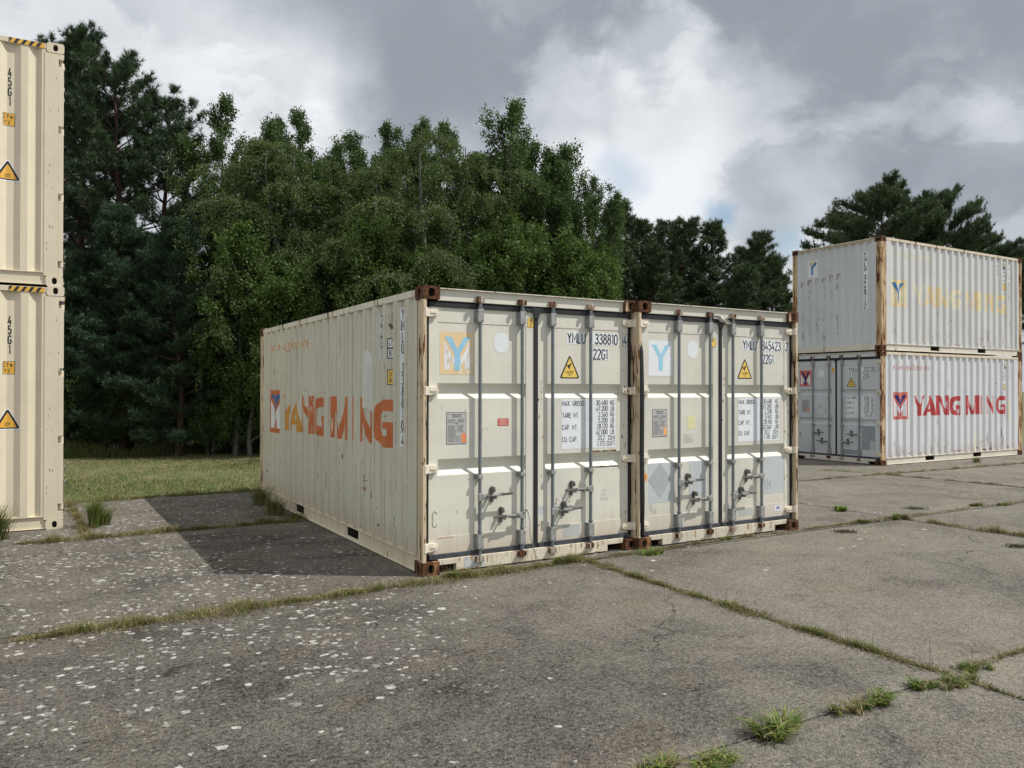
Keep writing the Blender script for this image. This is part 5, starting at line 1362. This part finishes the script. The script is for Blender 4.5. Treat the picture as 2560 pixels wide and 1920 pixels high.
TG = [.30, .20, .17, .05, .28]
tuft(1797, 1905, .11, .10, 520, TG, 'bright green tuft at the very bottom edge of the photo', (.3, 1.35), (.003, .0055), 14)
tuft(1952, 1828, .12, .10, 620, TG, 'dense bright tuft with brown stems, second from the bottom edge', (.3, 1.35), (.003, .0055), 16)
tuft(2118, 1774, .12, .07, 240, [.1, .25, .5, .05, .1], 'straggly straw tuft with pale runners spread over the slab', (.8, 1.45), (.0025, .0045), 34)
tuft(2200, 1755, .10, .08, 380, TG, 'round green tuft just right of the straggly straw one', (.4, 1.35), (.003, .0055), 12)
tuft(2308, 1714, .08, .065, 300, [.4, .25, .08, .12, .15], 'small red stemmed tuft left of the near joint crossing', (.4, 1.4), (.003, .005), 8)
tuft(2424, 1672, .12, .07, 380, [.45, .3, .15, .05, .05], 'wide low tuft just above the near joint crossing', (.6, 1.4), (.0025, .0045), 20)
tuft(2400, 1702, .14, .07, 420, [.3, .3, .2, .05, .15], 'low spreading tuft on the near joint crossing', (.7, 1.4), (.0025, .0045), 16)
tuft(1640, 1918, .08, .07, 200, TG, 'dark green tuft cut by the bottom edge', (.3, 1.3), (.003, .005), 4)
tuft(1628, 1384, .12, .11, 330, [.3, .1, .15, .02, .43], 'bright tuft at the foot of the two rusty corner castings', (.3, 1.3), (.003, .006), 6)
tuft(2103, 1275, .09, .12, 420, [.25, .05, .0, .0, .70], 'small bright green weed on the crack right of the containers', (.2, 1.1), (.006, .013), rr0=.4)
tuft(2170, 1303, .12, .07, 260, [.3, .35, .2, .1, .05], 'low tuft left of the far joint crossing', (.4, 1.4), (.003, .006), 8)
tuft(2250, 1295, .10, .10, 300, [.4, .35, .1, .1, .05], 'green tuft on the far joint crossing', (.2, 1.2), (.003, .006), 6)
tuft(1812, 1348, .08, .06, 160, [.3, .2, .1, .05, .35], 'small green tuft below the second container sill', (.3, 1.3), (.003, .006), 6)
tuft(2440, 1263, .12, .09, 220, [.3, .4, .2, .08, .02], 'olive tuft on the thin far right crack', (.3, 1.3), (.003, .006), 6)
tuft(2508, 1260, .14, .08, 220, [.25, .35, .35, .03, .02], 'pale spreading tuft on the thin far right crack', (.3, 1.3), (.003, .006), 6)
LGR = 'long grass tufts near the beige containers'
tuft(238, 1318, .13, .50, 420, [.5, .2, .12, .0, .18], 'tall green grass tuft growing at the slab corner beside the lawn', (.02, .65), (.004, .008), 10, group=LGR)
tuft(262, 1312, .14, .34, 260, [.45, .2, .2, .0, .15], 'shorter arching tuft leaning right of the tall grass tuft', (.3, .95), (.004, .008), 6, group=LGR)
tuft(-12, 1352, .20, .50, 620, [.35, .35, .22, .03, .05], 'arching long grass against the foot of the beige container', (.1, 1.05), (.004, .009), 14, group=LGR)
tuft(690, 1286, .30, .30, 620, [.22, .32, .34, .10, .02], 'dry long grass at the rear foot of the orange lettered container', (.05, .8), (.003, .006), 18, group='long grass by the near containers')
tuft(655, 1262, .25, .36, 500, [.25, .35, .28, .10, .02], 'long grass behind the rusty rear corner of the orange lettered container', (.05, .8), (.003, .006), 10, group='long grass by the near containers')
tuft(740, 1298, .22, .12, 420, [.45, .3, .12, .1, .03], 'low green weeds against the orange lettered container rail', (.2, 1.1), (.003, .007), 8, group='long grass by the near containers')
tuft(2440, 1150, .22, .20, 130, [.35, .35, .15, .1, .05], 'weedy plant at the foot of the red lettered container', (.05, .8), (.006, .012), 8, group='weeds by the far stack')
tuft(1135, 1440, .12, .09, 260, PR1, 'short grass tuft at the rusty near corner casting', (.2, 1.2), (.0025, .005), 12)
tuft(1400, 1405, .16, .10, 420, PR1, 'short grass tuft under the sill of the orange lettered container', (.2, 1.2), (.0025, .005), 12)

tk = MB(); tk.add([(-80, 36, .012), (40, 36, .012), (40, 62, .012), (-80, 62, .012)], [(0, 1, 2, 3)])
tko = tk.build('track', plain('pale_sand', (.62, .58, .50), .9, 0, .15, 2), None); tko.location = (0, 0, -.02); tko.rotation_euler = (0, 0, YG); tag(tko, kind='structure')
# leaf litter and small stones on the slabs
n = 900; U_ = rng.uniform(-3, 14, n); W_ = rng.uniform(1.6, 10, n) ; X = U_ * cu_ - W_ * su_; Y = U_ * su_ + W_ * cu_
c = np.stack([X, Y, np.full(n, .004)], 1); a = rng.normal(0, 1, (n, 3)); a[:, 2] *= .25; a /= np.linalg.norm(a, axis=1)[:, None]; b_ = np.cross(a, [0, 0, 1.]); sz = (rng.uniform(.003, .012, n) * rng.choice([1, 1, 1, 1.9], n))[:, None]
ii = np.arange(n); ll = np_mesh('leaf_litter', np.concatenate([c - a * sz, c + b_ * sz * .4, c + a * sz, c - b_ * sz * .4]), np.stack([ii, ii + n, ii + 2 * n, ii + 3 * n], 1), [GM[2], GM[3], plain('pebble', (.30, .29, .27), .9)], rng.choice(3, n))
tag(ll, 'dry leaf scraps and grit scattered over the concrete', 'leaf litter', kind='stuff')
# mown lawn
n = 70000; U_ = rng.uniform(-5, 7.5, n); W_ = EDGE + .12 + rng.random(n) ** 1.25 * 9.
X = U_ * cu_ - W_ * su_; Y = U_ * su_ + W_ * cu_; tt = np.clip((Y - 11) / 6, 0, 1); P = np.stack([X, Y, -.039 * tt * tt * (3 - 2 * tt) - .005], 1)
gb = .5 + .5 * np.sin(U_ * .9 + 1.) * np.sin(W_ * 1.7)
pgreen = np.clip(.80 - (W_ - EDGE) * .11, .30, .80)
col = np.where(rng.random(n) < pgreen, rng.choice([0, 0, 1], n), rng.choice([1, 2, 0, 3, 1], n))
lawn = grass_obj('lawn', [blades(P, rng.uniform(.025, .065, n) * (1 + .4 * gb), np.abs(rng.normal(.2, .5, n)), rng.uniform(.004, .009, n), col, .6)], GM)
tag(lawn, 'mown dry lawn between the concrete and the wood', 'lawn', kind='stuff')

# ------------------------------------------------------------------ trees
LM = dict(pop=leaf_mat('poplar_leaf', (.046, .084, .028), (.090, .140, .046), .22, .62), pop2=leaf_mat('maple_leaf', (.056, .098, .024), (.098, .152, .038), .25, .62),
          bir=leaf_mat('birch_leaf', (.058, .086, .030), (.094, .134, .044), .22, .66), pin=leaf_mat('pine_needle', (.034, .066, .038), (.066, .104, .050), .12, .5),
          pin2=leaf_mat('young_pine_needle', (.030, .066, .036), (.062, .105, .054), .08, .5), far=leaf_mat('far_pine_needle', (.044, .078, .040), (.086, .122, .054), .08, .5))
BK = dict(grey=bark_mat('grey_bark', (.16, .15, .13)), pine=bark_mat('pine_bark', (.11, .065, .045)), birch=bark_mat('birch_bark', (.19, .18, .16)))


def leafquads(C, size, rs, droop=None, aspect=.62):
    n = len(C); a = rs.normal(0, 1, (n, 3))
    if droop is not None: a = a * (1 - droop) + np.array([0, 0, -1.]) * droop * 1.6
    a /= np.linalg.norm(a, axis=1)[:, None]; b = np.cross(a, rs.normal(0, 1, (n, 3))); b /= np.linalg.norm(b, axis=1)[:, None]
    s = (size * rs.uniform(.65, 1.25, n))[:, None] * .5
    V = np.concatenate([C - a * s, C + b * s * aspect, C + a * s, C - b * s * aspect]); i = np.arange(n)
    return V, np.stack([i, i + n, i + 2 * n, i + 3 * n], 1)


def limb_path(p0, az, el0, el1, L, rs, k=6, wob=.12):
    pts = [np.array(p0, float)]; 
    for i in range(k):
        t = (i + 1) / k; el = el0 + (el1 - el0) * t; a = az + rs.normal(0, wob)
        pts.append(pts[-1] + np.array([math.cos(a) * math.cos(el), math.sin(a) * math.cos(el), math.sin(el)]) * L / k)
    return np.array(pts)


def on_path(P, t):
    x = t * (len(P) - 1); i = min(int(x), len(P) - 2); return P[i] + (P[i + 1] - P[i]) * (x - i)


def make_tree(kind, H, Rr, seed, nleaf, lsize, name, lmat, bmat, low=.12, stems=1, spiky=1.):
    """builds one tree: returns the Empty with its trunk and crown"""
    rs = np.random.default_rng(seed); root = empty(name, (0, 0, 0)); tb = MB(); C = []; Dr = []
    for st in range(stems):
        b0 = rs.normal(0, .15 if stems > 1 else 0, 2); az0 = rs.uniform(0, 6.28); tilt = .06 + .07 * (stems > 1)
        Hs = H * (1 if st == 0 else rs.uniform(.82, .97)); zs = np.linspace(0, Hs * .985, 12)
        TP = np.stack([b0[0] + np.cumsum(rs.normal(0, .05, 12)) + zs * tilt * math.cos(az0) * (st > 0), b0[1] + np.cumsum(rs.normal(0, .05, 12)) + zs * tilt * math.sin(az0) * (st > 0), zs], 1)
        r0 = H * (.017 if stems == 1 else .012)
        tb.tube([tuple(p) for p in TP], [max(.012, r0 * (1 - .93 * z / Hs)) for z in zs], 8)
        nl = int(34 / stems ** .5) if kind != 'pine' else 0
        for i in range(nl):
            t = low + (.97 - low) * ((i + rs.uniform(0, .9)) / nl) ** .9; az = i * 2.4 + rs.uniform(-.4, .4); p0 = on_path(TP, t)
            tt = (t - low) / (1 - low)
            env = (math.sin(math.pi * min(1, .18 + tt * .82)) ** .7) * (1 - .30 * tt) if kind != 'pop' else (min(1, .62 + tt * 1.4)) * (1 - tt) ** .62
            L = max(.5 if kind != 'pop' else .14 + .5 * (1 - tt), Rr * 1.25 * env * rs.uniform(.7, 1.3))
            if kind == 'birch': el0, el1 = R(55), R(-25)
            else: el0, el1 = R(28 + 40 * tt * spiky), R(64 + 22 * spiky)
            P = limb_path(p0, az, el0, el1, L, rs); tb.tube([tuple(q) for q in P], [max(.006, r0 * .32 * (1 - t * .7) * (1 - .8 * j / 6)) for j in range(7)], 5)
            nt = int(5 + L * 4)
            for j in range(nt):
                u = rs.uniform(.22, 1.); q0 = on_path(P, u); a2 = az + rs.choice((-1, 1)) * rs.uniform(.3, 1.3)
                l2 = rs.uniform(.25, .7) * (1.15 - u * .5) * (.8 if spiky > .9 else 1.) * (min(1, .30 + L * .45) if kind == 'pop' else 1)
                if kind == 'birch':
                    Q = limb_path(q0, a2, R(10), R(-80), rs.uniform(.5, 1.35), rs, 5, .2)
                else: Q = limb_path(q0, a2, rs.uniform(R(0), R(50)), rs.uniform(R(30), R(80)), l2, rs, 4, .3)
                if j % 2 == 0: tb.tube([tuple(x) for x in Q], [.006, .005, .004, .003, .002, .002][:len(Q)], 3)
                m = max(4, int(nleaf / (nl * stems * nt * .9)))
                tq = rs.uniform(.05, 1.05, m)
                for v in tq: C.append(on_path(Q, min(v, .999))); Dr.append(.5 if kind == 'birch' else .22)
                k2 = max(1, m // 4); C += [on_path(P, min(.999, max(.2, u + rs.normal(0, .1)))) for _ in range(k2)]; Dr += [.2] * k2
        if kind == 'pop':   # leafy leader
            for v in 1 - .22 * rs.random(110) ** .7: C.append(on_path(TP, min(v, .999))); Dr.append(.1)
    C = np.array(C); Dr = np.array(Dr)
    sg = np.where(Dr > .4, .05, .085)[:, None]
    C = C + rs.normal(0, 1, C.shape) * sg
    tb.build('trunk', BK[bmat], root)
    V, F = leafquads(C, lsize, rs, Dr[:, None])
    np_mesh('crown', V, F, [LM[lmat]], parent=root)
    return root


def make_pine(H, Rr, seed, lmat, name='pine_tree', low=.2, gap=.42, dens=1., flat=False, nlen=.13, nw=.014, ntuft=13, twig=1.):
    rs = np.random.default_rng(seed); root = empty(name, (0, 0, 0)); tb = MB(); T = []; TD = []
    zs = np.linspace(0, H * .97, 14); TP = np.stack([np.cumsum(rs.normal(0, .045, 14)), np.cumsum(rs.normal(0, .045, 14)), zs], 1); r0 = H * .0155
    tb.tube([tuple(p) for p in TP], [max(.015, r0 * (1 - .9 * z / H)) for z in zs], 9)
    z = H * low
    while z < H * .97:
        t = z / H; tt = (t - low) / (1 - low)
        env = (1 - tt) ** (.62 if not flat else .35) * (.65 + .35 * math.sin(min(1., tt * 3.) * math.pi / 2)) if not flat else math.sin(math.pi * min(1, .30 + .72 * tt)) ** .8
        nb = rs.integers(4, 7)
        for i in range(nb):
            if rs.random() < .14: continue
            az = i * 6.283 / nb + rs.uniform(-.5, .5) + z * 3; L = max(.25, Rr * env * rs.uniform(.55, 1.18)); p0 = on_path(TP, min(.999, t / .97))
            el0 = R(rs.uniform(0, 22) + 38 * tt ** 2); el1 = R(rs.uniform(5, 25) + 50 * tt ** 1.5)
            if flat: el0 = R(rs.uniform(12, 38) + 22 * tt); el1 = R(rs.uniform(-8, 14) + 22 * tt)
            P = limb_path(p0, az, el0, el1, L, rs, 6, .14)
            tb.tube([tuple(q) for q in P], [max(.008, r0 * .30 * (1 - t * .7) * (1 - .85 * j / 6)) for j in range(7)], 5)
            nt = int((5 + L * 9.5) * dens)
            for j in range(nt):
                u = rs.uniform(.30, 1.) if L > 1 else rs.uniform(.15, 1.); q0 = on_path(P, u)
                a2 = az + rs.choice((-1, 1)) * rs.uniform(.25, 1.15); l2 = rs.uniform(.18, .55) * (1.25 - u * .6) * min(1, .5 + L * .3) * twig
                Q = limb_path(q0, a2, R(rs.uniform(-5, 25)), R(rs.uniform(15, 70)), l2, rs, 3, .25)
                if j % 2 == 0: tb.tube([tuple(x) for x in Q], [.008, .006, .005, .004], 3)
                for v in (.45, .75, 1.): T.append(on_path(Q, min(v, .999)) + rs.normal(0, .025, 3)); d = Q[-1] - Q[-2]; TD.append(d / np.linalg.norm(d))
            T.append(P[-1]); d = P[-1] - P[-2]; TD.append(d / np.linalg.norm(d))
        if rs.random() < .5 * (1 - tt):  # bare dead twigs below the crown
            for _ in range(2):
                Q = limb_path(on_path(TP, min(.999, max(0, t - .08) / .97)), rs.uniform(0, 6.28), R(-5), R(-15), Rr * rs.uniform(.2, .5), rs, 5, .25); tb.tube([tuple(x) for x in Q], [.014, .01, .008, .006, .004, .003], 4)
        z += gap * rs.uniform(.75, 1.25) * (1.1 - .4 * tt)
    for v in (.94, .96, .98, 1.):
        for _ in range(3): T.append(on_path(TP, min(.999, v)) + rs.normal(0, .04, 3)); TD.append(np.array([0, 0, 1.]))
    T = np.array(T); TD = np.array(TD); n = len(T); k = ntuft
    C = np.repeat(T, k, 0); D = np.repeat(TD, k, 0); m = n * k
    D = D * .55 + np.array([0, 0, .30]) + rs.normal(0, .55, (m, 3)); D /= np.linalg.norm(D, axis=1)[:, None]
    S = np.cross(D, rs.normal(0, 1, (m, 3))); S /= np.linalg.norm(S, axis=1)[:, None]
    l = (nlen * rs.uniform(.6, 1.15, m))[:, None]; w = nw / 2
    A = C + D * l * .08; V = np.concatenate([A - S * w, A + S * w, A + D * l]); i = np.arange(m)
    tb.build('trunk', BK['pine'], root)
    np_mesh('crown', V, np.stack([i, i + m, i + 2 * m], 1), [LM[lmat]], parent=root)
    return root


def copy_tree(o):
    c = o.copy(); COL.objects.link(c)
    for ch in list(o.children):
        d = ch.copy(); COL.objects.link(d); d.parent = c
    return c


def place(proto, Href, px, top, D, label, cat, group, yaw, wide=1., used={}):
    H = (974 - top) * D / 1990 + 1.70; k = H / Href
    o = proto if id(proto) not in used else copy_tree(proto); used[id(proto)] = proto
    o.location = ((px - 1280) / 1990 * D, D, -.045); o.rotation_euler = (0, 0, yaw); o.scale = (k * wide, k * wide, k)
    return tag(o, label, cat, group)


WG = 'broadleaf trees at the edge of the wood'; PGp = 'pines at the left end of the wood'; RG = 'dark pines behind the containers'; FG = 'pines beyond the far stack'
pop1 = make_tree('pop', 10, 2.5, 11, 36000, .074, 'poplar_tree', 'pop', 'grey', .10, 3)
pop2 = make_tree('pop', 10, 3.0, 23, 44000, .076, 'poplar_tree', 'pop', 'grey', .08, 4)
map1 = make_tree('maple', 6, 1.9, 31, 24000, .085, 'maple_tree', 'pop2', 'grey', .06, 2, .5)
bir1 = make_tree('birch', 9, 2.5, 41, 42000, .062, 'birch_tree', 'bir', 'birch', .16, 2)
for i, (pr, Hr, px, top, D, lab, yaw, wide) in enumerate((
        (pop1, 10, 552, 236, 22.5, 'slender poplar with thin leafy tips, next to the tall pines', .3, 0.94),
        (pop1, 10, 690, 288, 23.4, 'narrow poplar with a pointed tip, second from the left', 2.1, 0.90),
        (pop1, 10, 748, 272, 24.2, 'poplar with one tip leaning right over the olive birch', 4.0, 0.92),
        (pop2, 10, 860, 330, 24.5, 'bushy poplar between the two olive birches', 1.2, 0.92),
        (pop1, 10, 968, 305, 25.0, 'poplar rising behind the middle of the wood', 5.2, 0.92),
        (pop1, 10, 1050, 292, 25.2, 'poplar tip just left of the tallest broadleaf tree', .9, 0.86),
        (pop1, 10, 1118, 300, 24.6, 'poplar with thin twigs beside the tallest broadleaf tree', 3.1, 0.86),
        (pop2, 10, 1268, 258, 23.0, 'tallest and widest poplar with a pointed crown', .2, 1.12),
        (pop2, 10, 1412, 398, 22.6, 'poplar stepping down on the right of the tallest one', 2.6, .98),
        (pop2, 10, 1488, 445, 22.4, 'rightmost poplar where the broadleaf trees end', 4.4, .8),
        (pop2, 10, 905, 372, 24.0, 'round headed poplar filling the gap between the birches', 2.2, 1.15),
        (pop2, 10, 610, 385, 24.6, 'bushy poplar behind the slender one', 5.6, 1.05),
        (pop2, 10, 1175, 395, 24.2, 'bushy poplar left of the tallest one', .8, 1.1),
        (pop2, 10, 1350, 360, 24.4, 'bushy poplar behind the right shoulder of the tallest one', 3.9, 1.0),
        (pop2, 10, 780, 400, 25.2, 'bushy poplar behind the left birch', 1.0, 1.15),
        (pop2, 10, 640, 470, 27.5, 'dark poplar deeper in the wood above the left lawn', 3.3, 1.),
        (pop2, 10, 1010, 480, 27.5, 'dark poplar deeper in the wood behind the olive birch', 5.3, 1.),
        (pop2, 10, 1330, 520, 27.5, 'dark poplar deeper in the wood behind the tallest one', 1.7, 1.))):
    place(pr, Hr, px, top, D, lab, 'tree', WG, yaw, wide)
for pr, Hr, px, top, D, lab, yaw, wide in (
        (bir1, 9, 905, 385, 22.6, 'smaller olive birch between the two larger ones', 4.1, 1.1), (bir1, 9, 680, 420, 21.6, 'low olive birch left of the others', 5.3, 1.1),
        (bir1, 9, 760, 335, 22.0, 'olive birch with drooping twigs, above the web address of the container', 0., 1.15),
        (bir1, 9, 1045, 318, 21.8, 'largest olive birch with long hanging twigs, above the rusty casting', 2.4, 1.2)):
    place(pr, Hr, px, top, D, lab, 'birch', 'birches in the wood', yaw, wide)
for pr, Hr, px, top, D, lab, yaw, wide in (
        (map1, 6, 600, 590, 20.4, 'low bushy tree with small shiny leaves beside the cream container', 0., 1.),
        (map1, 6, 900, 560, 20.6, 'mid green bushy tree with upright shoots in front of the birches', 1.3, .95),
        (map1, 6, 1195, 590, 20.8, 'yellow green young tree above the near corner of the containers', 2.7, .9),
        (map1, 6, 1330, 560, 21.0, 'bushy tree under the tallest poplar', 4.1, .95),
        (map1, 6, 1455, 600, 21.0, 'bushy tree under the rightmost poplar', 5.0, .95),
        (map1, 6, 1030, 640, 20.5, 'dark bushy tree above the rusty casting of the near container', .6, 1.),
        (map1, 6, 760, 650, 20.3, 'low leafy tree above the rear of the near container', 3.6, 1.)):
    place(pr, Hr, px, top, D, lab, 'tree', 'young broadleaf trees in front', yaw, wide)
p1 = make_pine(12, 3.1, 5, 'pin', low=.24, dens=1.35, gap=.40, nlen=.17, nw=.018, ntuft=14)
p2 = make_pine(11, 3.7, 17, 'pin', low=.28, dens=1.25, gap=.46, nlen=.17, nw=.018, ntuft=14)
y1 = make_pine(6, 1.75, 29, 'pin2', name='young_pine_tree', low=.05, gap=.26, dens=1.6, nlen=.14, nw=.017)
for pr, Hr, px, top, D, lab, yaw, wide in (
        (p1, 12, 215, 76, 23.6, 'tallest pine with a rounded tip, its trunk bare beside the beige container', 0., 1.),
        (p2, 11, 318, 142, 22.6, 'second tall pine with long branches reaching right', .7, 1.05),
        (p2, 11, 402, 245, 23.2, 'lower tall pine whose branches touch the slender poplar', 2.9, .95),
        (p1, 12, 118, 88, 25.5, 'pine whose tips show above the beige containers', 2.2, 1.)):
    place(pr, Hr, px, top, D, lab, 'pine tree', PGp, yaw, wide)
for pr, Hr, px, top, D, lab, yaw, wide in (
        (y1, 6, 310, 520, 20.6, 'young bluish pine before the second tall pine', 0., 1.05),
        (y1, 6, 445, 560, 20.4, 'young pine before the slender poplar', 1.9, 1.),
        (y1, 6, 205, 640, 20.8, 'young pine next to the beige containers', 3.3, 1.1),
        (y1, 6, 655, 470, 22.6, 'young bluish pine between the poplars, with upright shoots', 4.6, .8)):
    place(pr, Hr, px, top, D, lab, 'pine tree', 'young pines at the lawn', yaw, wide)
f1 = make_pine(8, 2.2, 51, 'far', low=.08, gap=.32, dens=1.1, nlen=.17, nw=.02, ntuft=12)
f2 = make_pine(8, 2.4, 63, 'far', low=.06, gap=.34, dens=1.1, nlen=.17, nw=.02, ntuft=12)
for i, (px, top, D, lab) in enumerate(((1545, 512, 27.5, 'pine just right of the broadleaf trees'), (1612, 540, 29, 'pine with a leaning tip behind the seam of the two near containers'),
                         (1668, 556, 30, 'pine with several upright tips above the second cream container'), (1720, 552, 29, 'pine with the tallest upright candle shoots in the dark row'), (1785, 560, 28.5, 'pine right of the candle shoots'),
                         (1845, 610, 30, 'lower pine in the dip of the dark row'), (1900, 583, 28.5, 'pine with one pointed leader left of the far stack'), (1955, 640, 29, 'pine cut by the left edge of the far stack'),
                         (1640, 620, 27, 'low wide pine in front of the dark row'), (1830, 660, 26.5, 'low wide pine before the dip in the dark row'))):
    place((f1, f2)[i % 2], 8, px, top, D, lab, 'pine tree', RG, i * 1.3, (1.1, 1.0, 1.15)[i % 3])
u1 = make_pine(12, 4.4, 71, 'far', low=.45, gap=.50, dens=1.6, flat=True, nlen=.25, nw=.034, ntuft=13, twig=1.7)
for i, (px, top, D, lab, w_) in enumerate(
        ((2205, 470, 40, 'broad crowned old pine above the far stack, left half of the pair', .82), (2350, 484, 41, 'old pine with a narrower crown, right half of the pair', .66),
         (2455, 590, 42, 'lower pine to the right of the old pair', .7), (2550, 624, 43, 'pine at the right edge of the photo', .8), (2130, 610, 41, 'low pine reaching left behind the far stack', .62))):
    place(u1, 12, px, top, D, lab, 'pine tree', FG, i * 1.7, w_)

# shrubs and tall grass along the foot of the wood
sh = make_tree('maple', 2.2, 1.2, 91, 9000, .080, 'shrub', 'pop2', 'grey', .03, 4, .4)
for i, (px, py, H, lab) in enumerate(((175, 1118, 2.0, 'dark shrub next to the beige containers'), (245, 1112, 1.5, 'dark shrub left of the second pine trunk'), (335, 1110, 1.1, 'low shrub right of the second pine trunk'),
                          (420, 1108, 1.6, 'shrub in the middle of the wood edge'), (500, 1106, 2.3, 'tall shrub with pale lower leaves'), (575, 1105, 2.0, 'shrub left of the cream container'), (640, 1104, 2.4, 'shrub cut by the cream container'),
                          (200, 1086, 3.6, 'tall dark shrub behind the beige containers edge'), (375, 1080, 4.2, 'tall dark shrub between the pine trunks and the poplar'), (610, 1082, 4.2, 'tall dark shrub behind the cream container end'), (270, 1072, 4.4, 'tall dark shrub deep behind the second pine trunk'),
                          (600, 1118, 1.5, 'low bright shrub at the lawn beside the cream container'), (520, 1120, 1.2, 'low shrub at the lawn edge, right of its middle'), (388, 1118, 1.5, 'low shrub at the lawn edge, left of its middle'), (290, 1119, 1.4, 'low shrub before the second pine trunk'), (558, 1100, 3.0, 'leafy shrub hiding the grey trunks'), (640, 1098, 3.4, 'leafy shrub against the rear post of the cream container'),
                          (300, 1090, 2.6, 'taller shrub deeper under the pines'), (540, 1085, 3.0, 'tall dark shrub under the poplars'), (430, 1080, 2.6, 'dark shrub far inside the wood'))):
    D = 1.70 * 1990 / (py + (19 if py > 1095 else 6) - 974); o = sh if i == 0 else copy_tree(sh); k = H / 2.2
    o.location = ((px - 1280) / 1990 * D, D, -.05); o.scale = (k * 1.1, k * 1.1, k); o.rotation_euler = (0, 0, i * 1.1)
    tag(o, lab, 'shrub', 'shrubs at the foot of the wood')
n = 20000; U_ = rng.uniform(-6, 12, n); W_ = 21.9 + np.abs(rng.normal(0, 1.1, n)) + .25 * np.sin(U_ * 2.1)
X = U_ * cu_ - W_ * su_; Y = U_ * su_ + W_ * cu_; P = np.stack([X, Y, np.full(n, -.045)], 1)
tg = grass_obj('tall_grass', [blades(P, rng.uniform(.12, .55, n) * (.5 + .6 * np.sin(U_ * 1.7) ** 2), np.abs(rng.normal(.1, .3, n)), rng.uniform(.008, .016, n), rng.choice([0, 0, 1, 3, 1], n), .6)], GM)
tag(tg, 'tall dark grass along the foot of the wood', 'grass', kind='stuff')
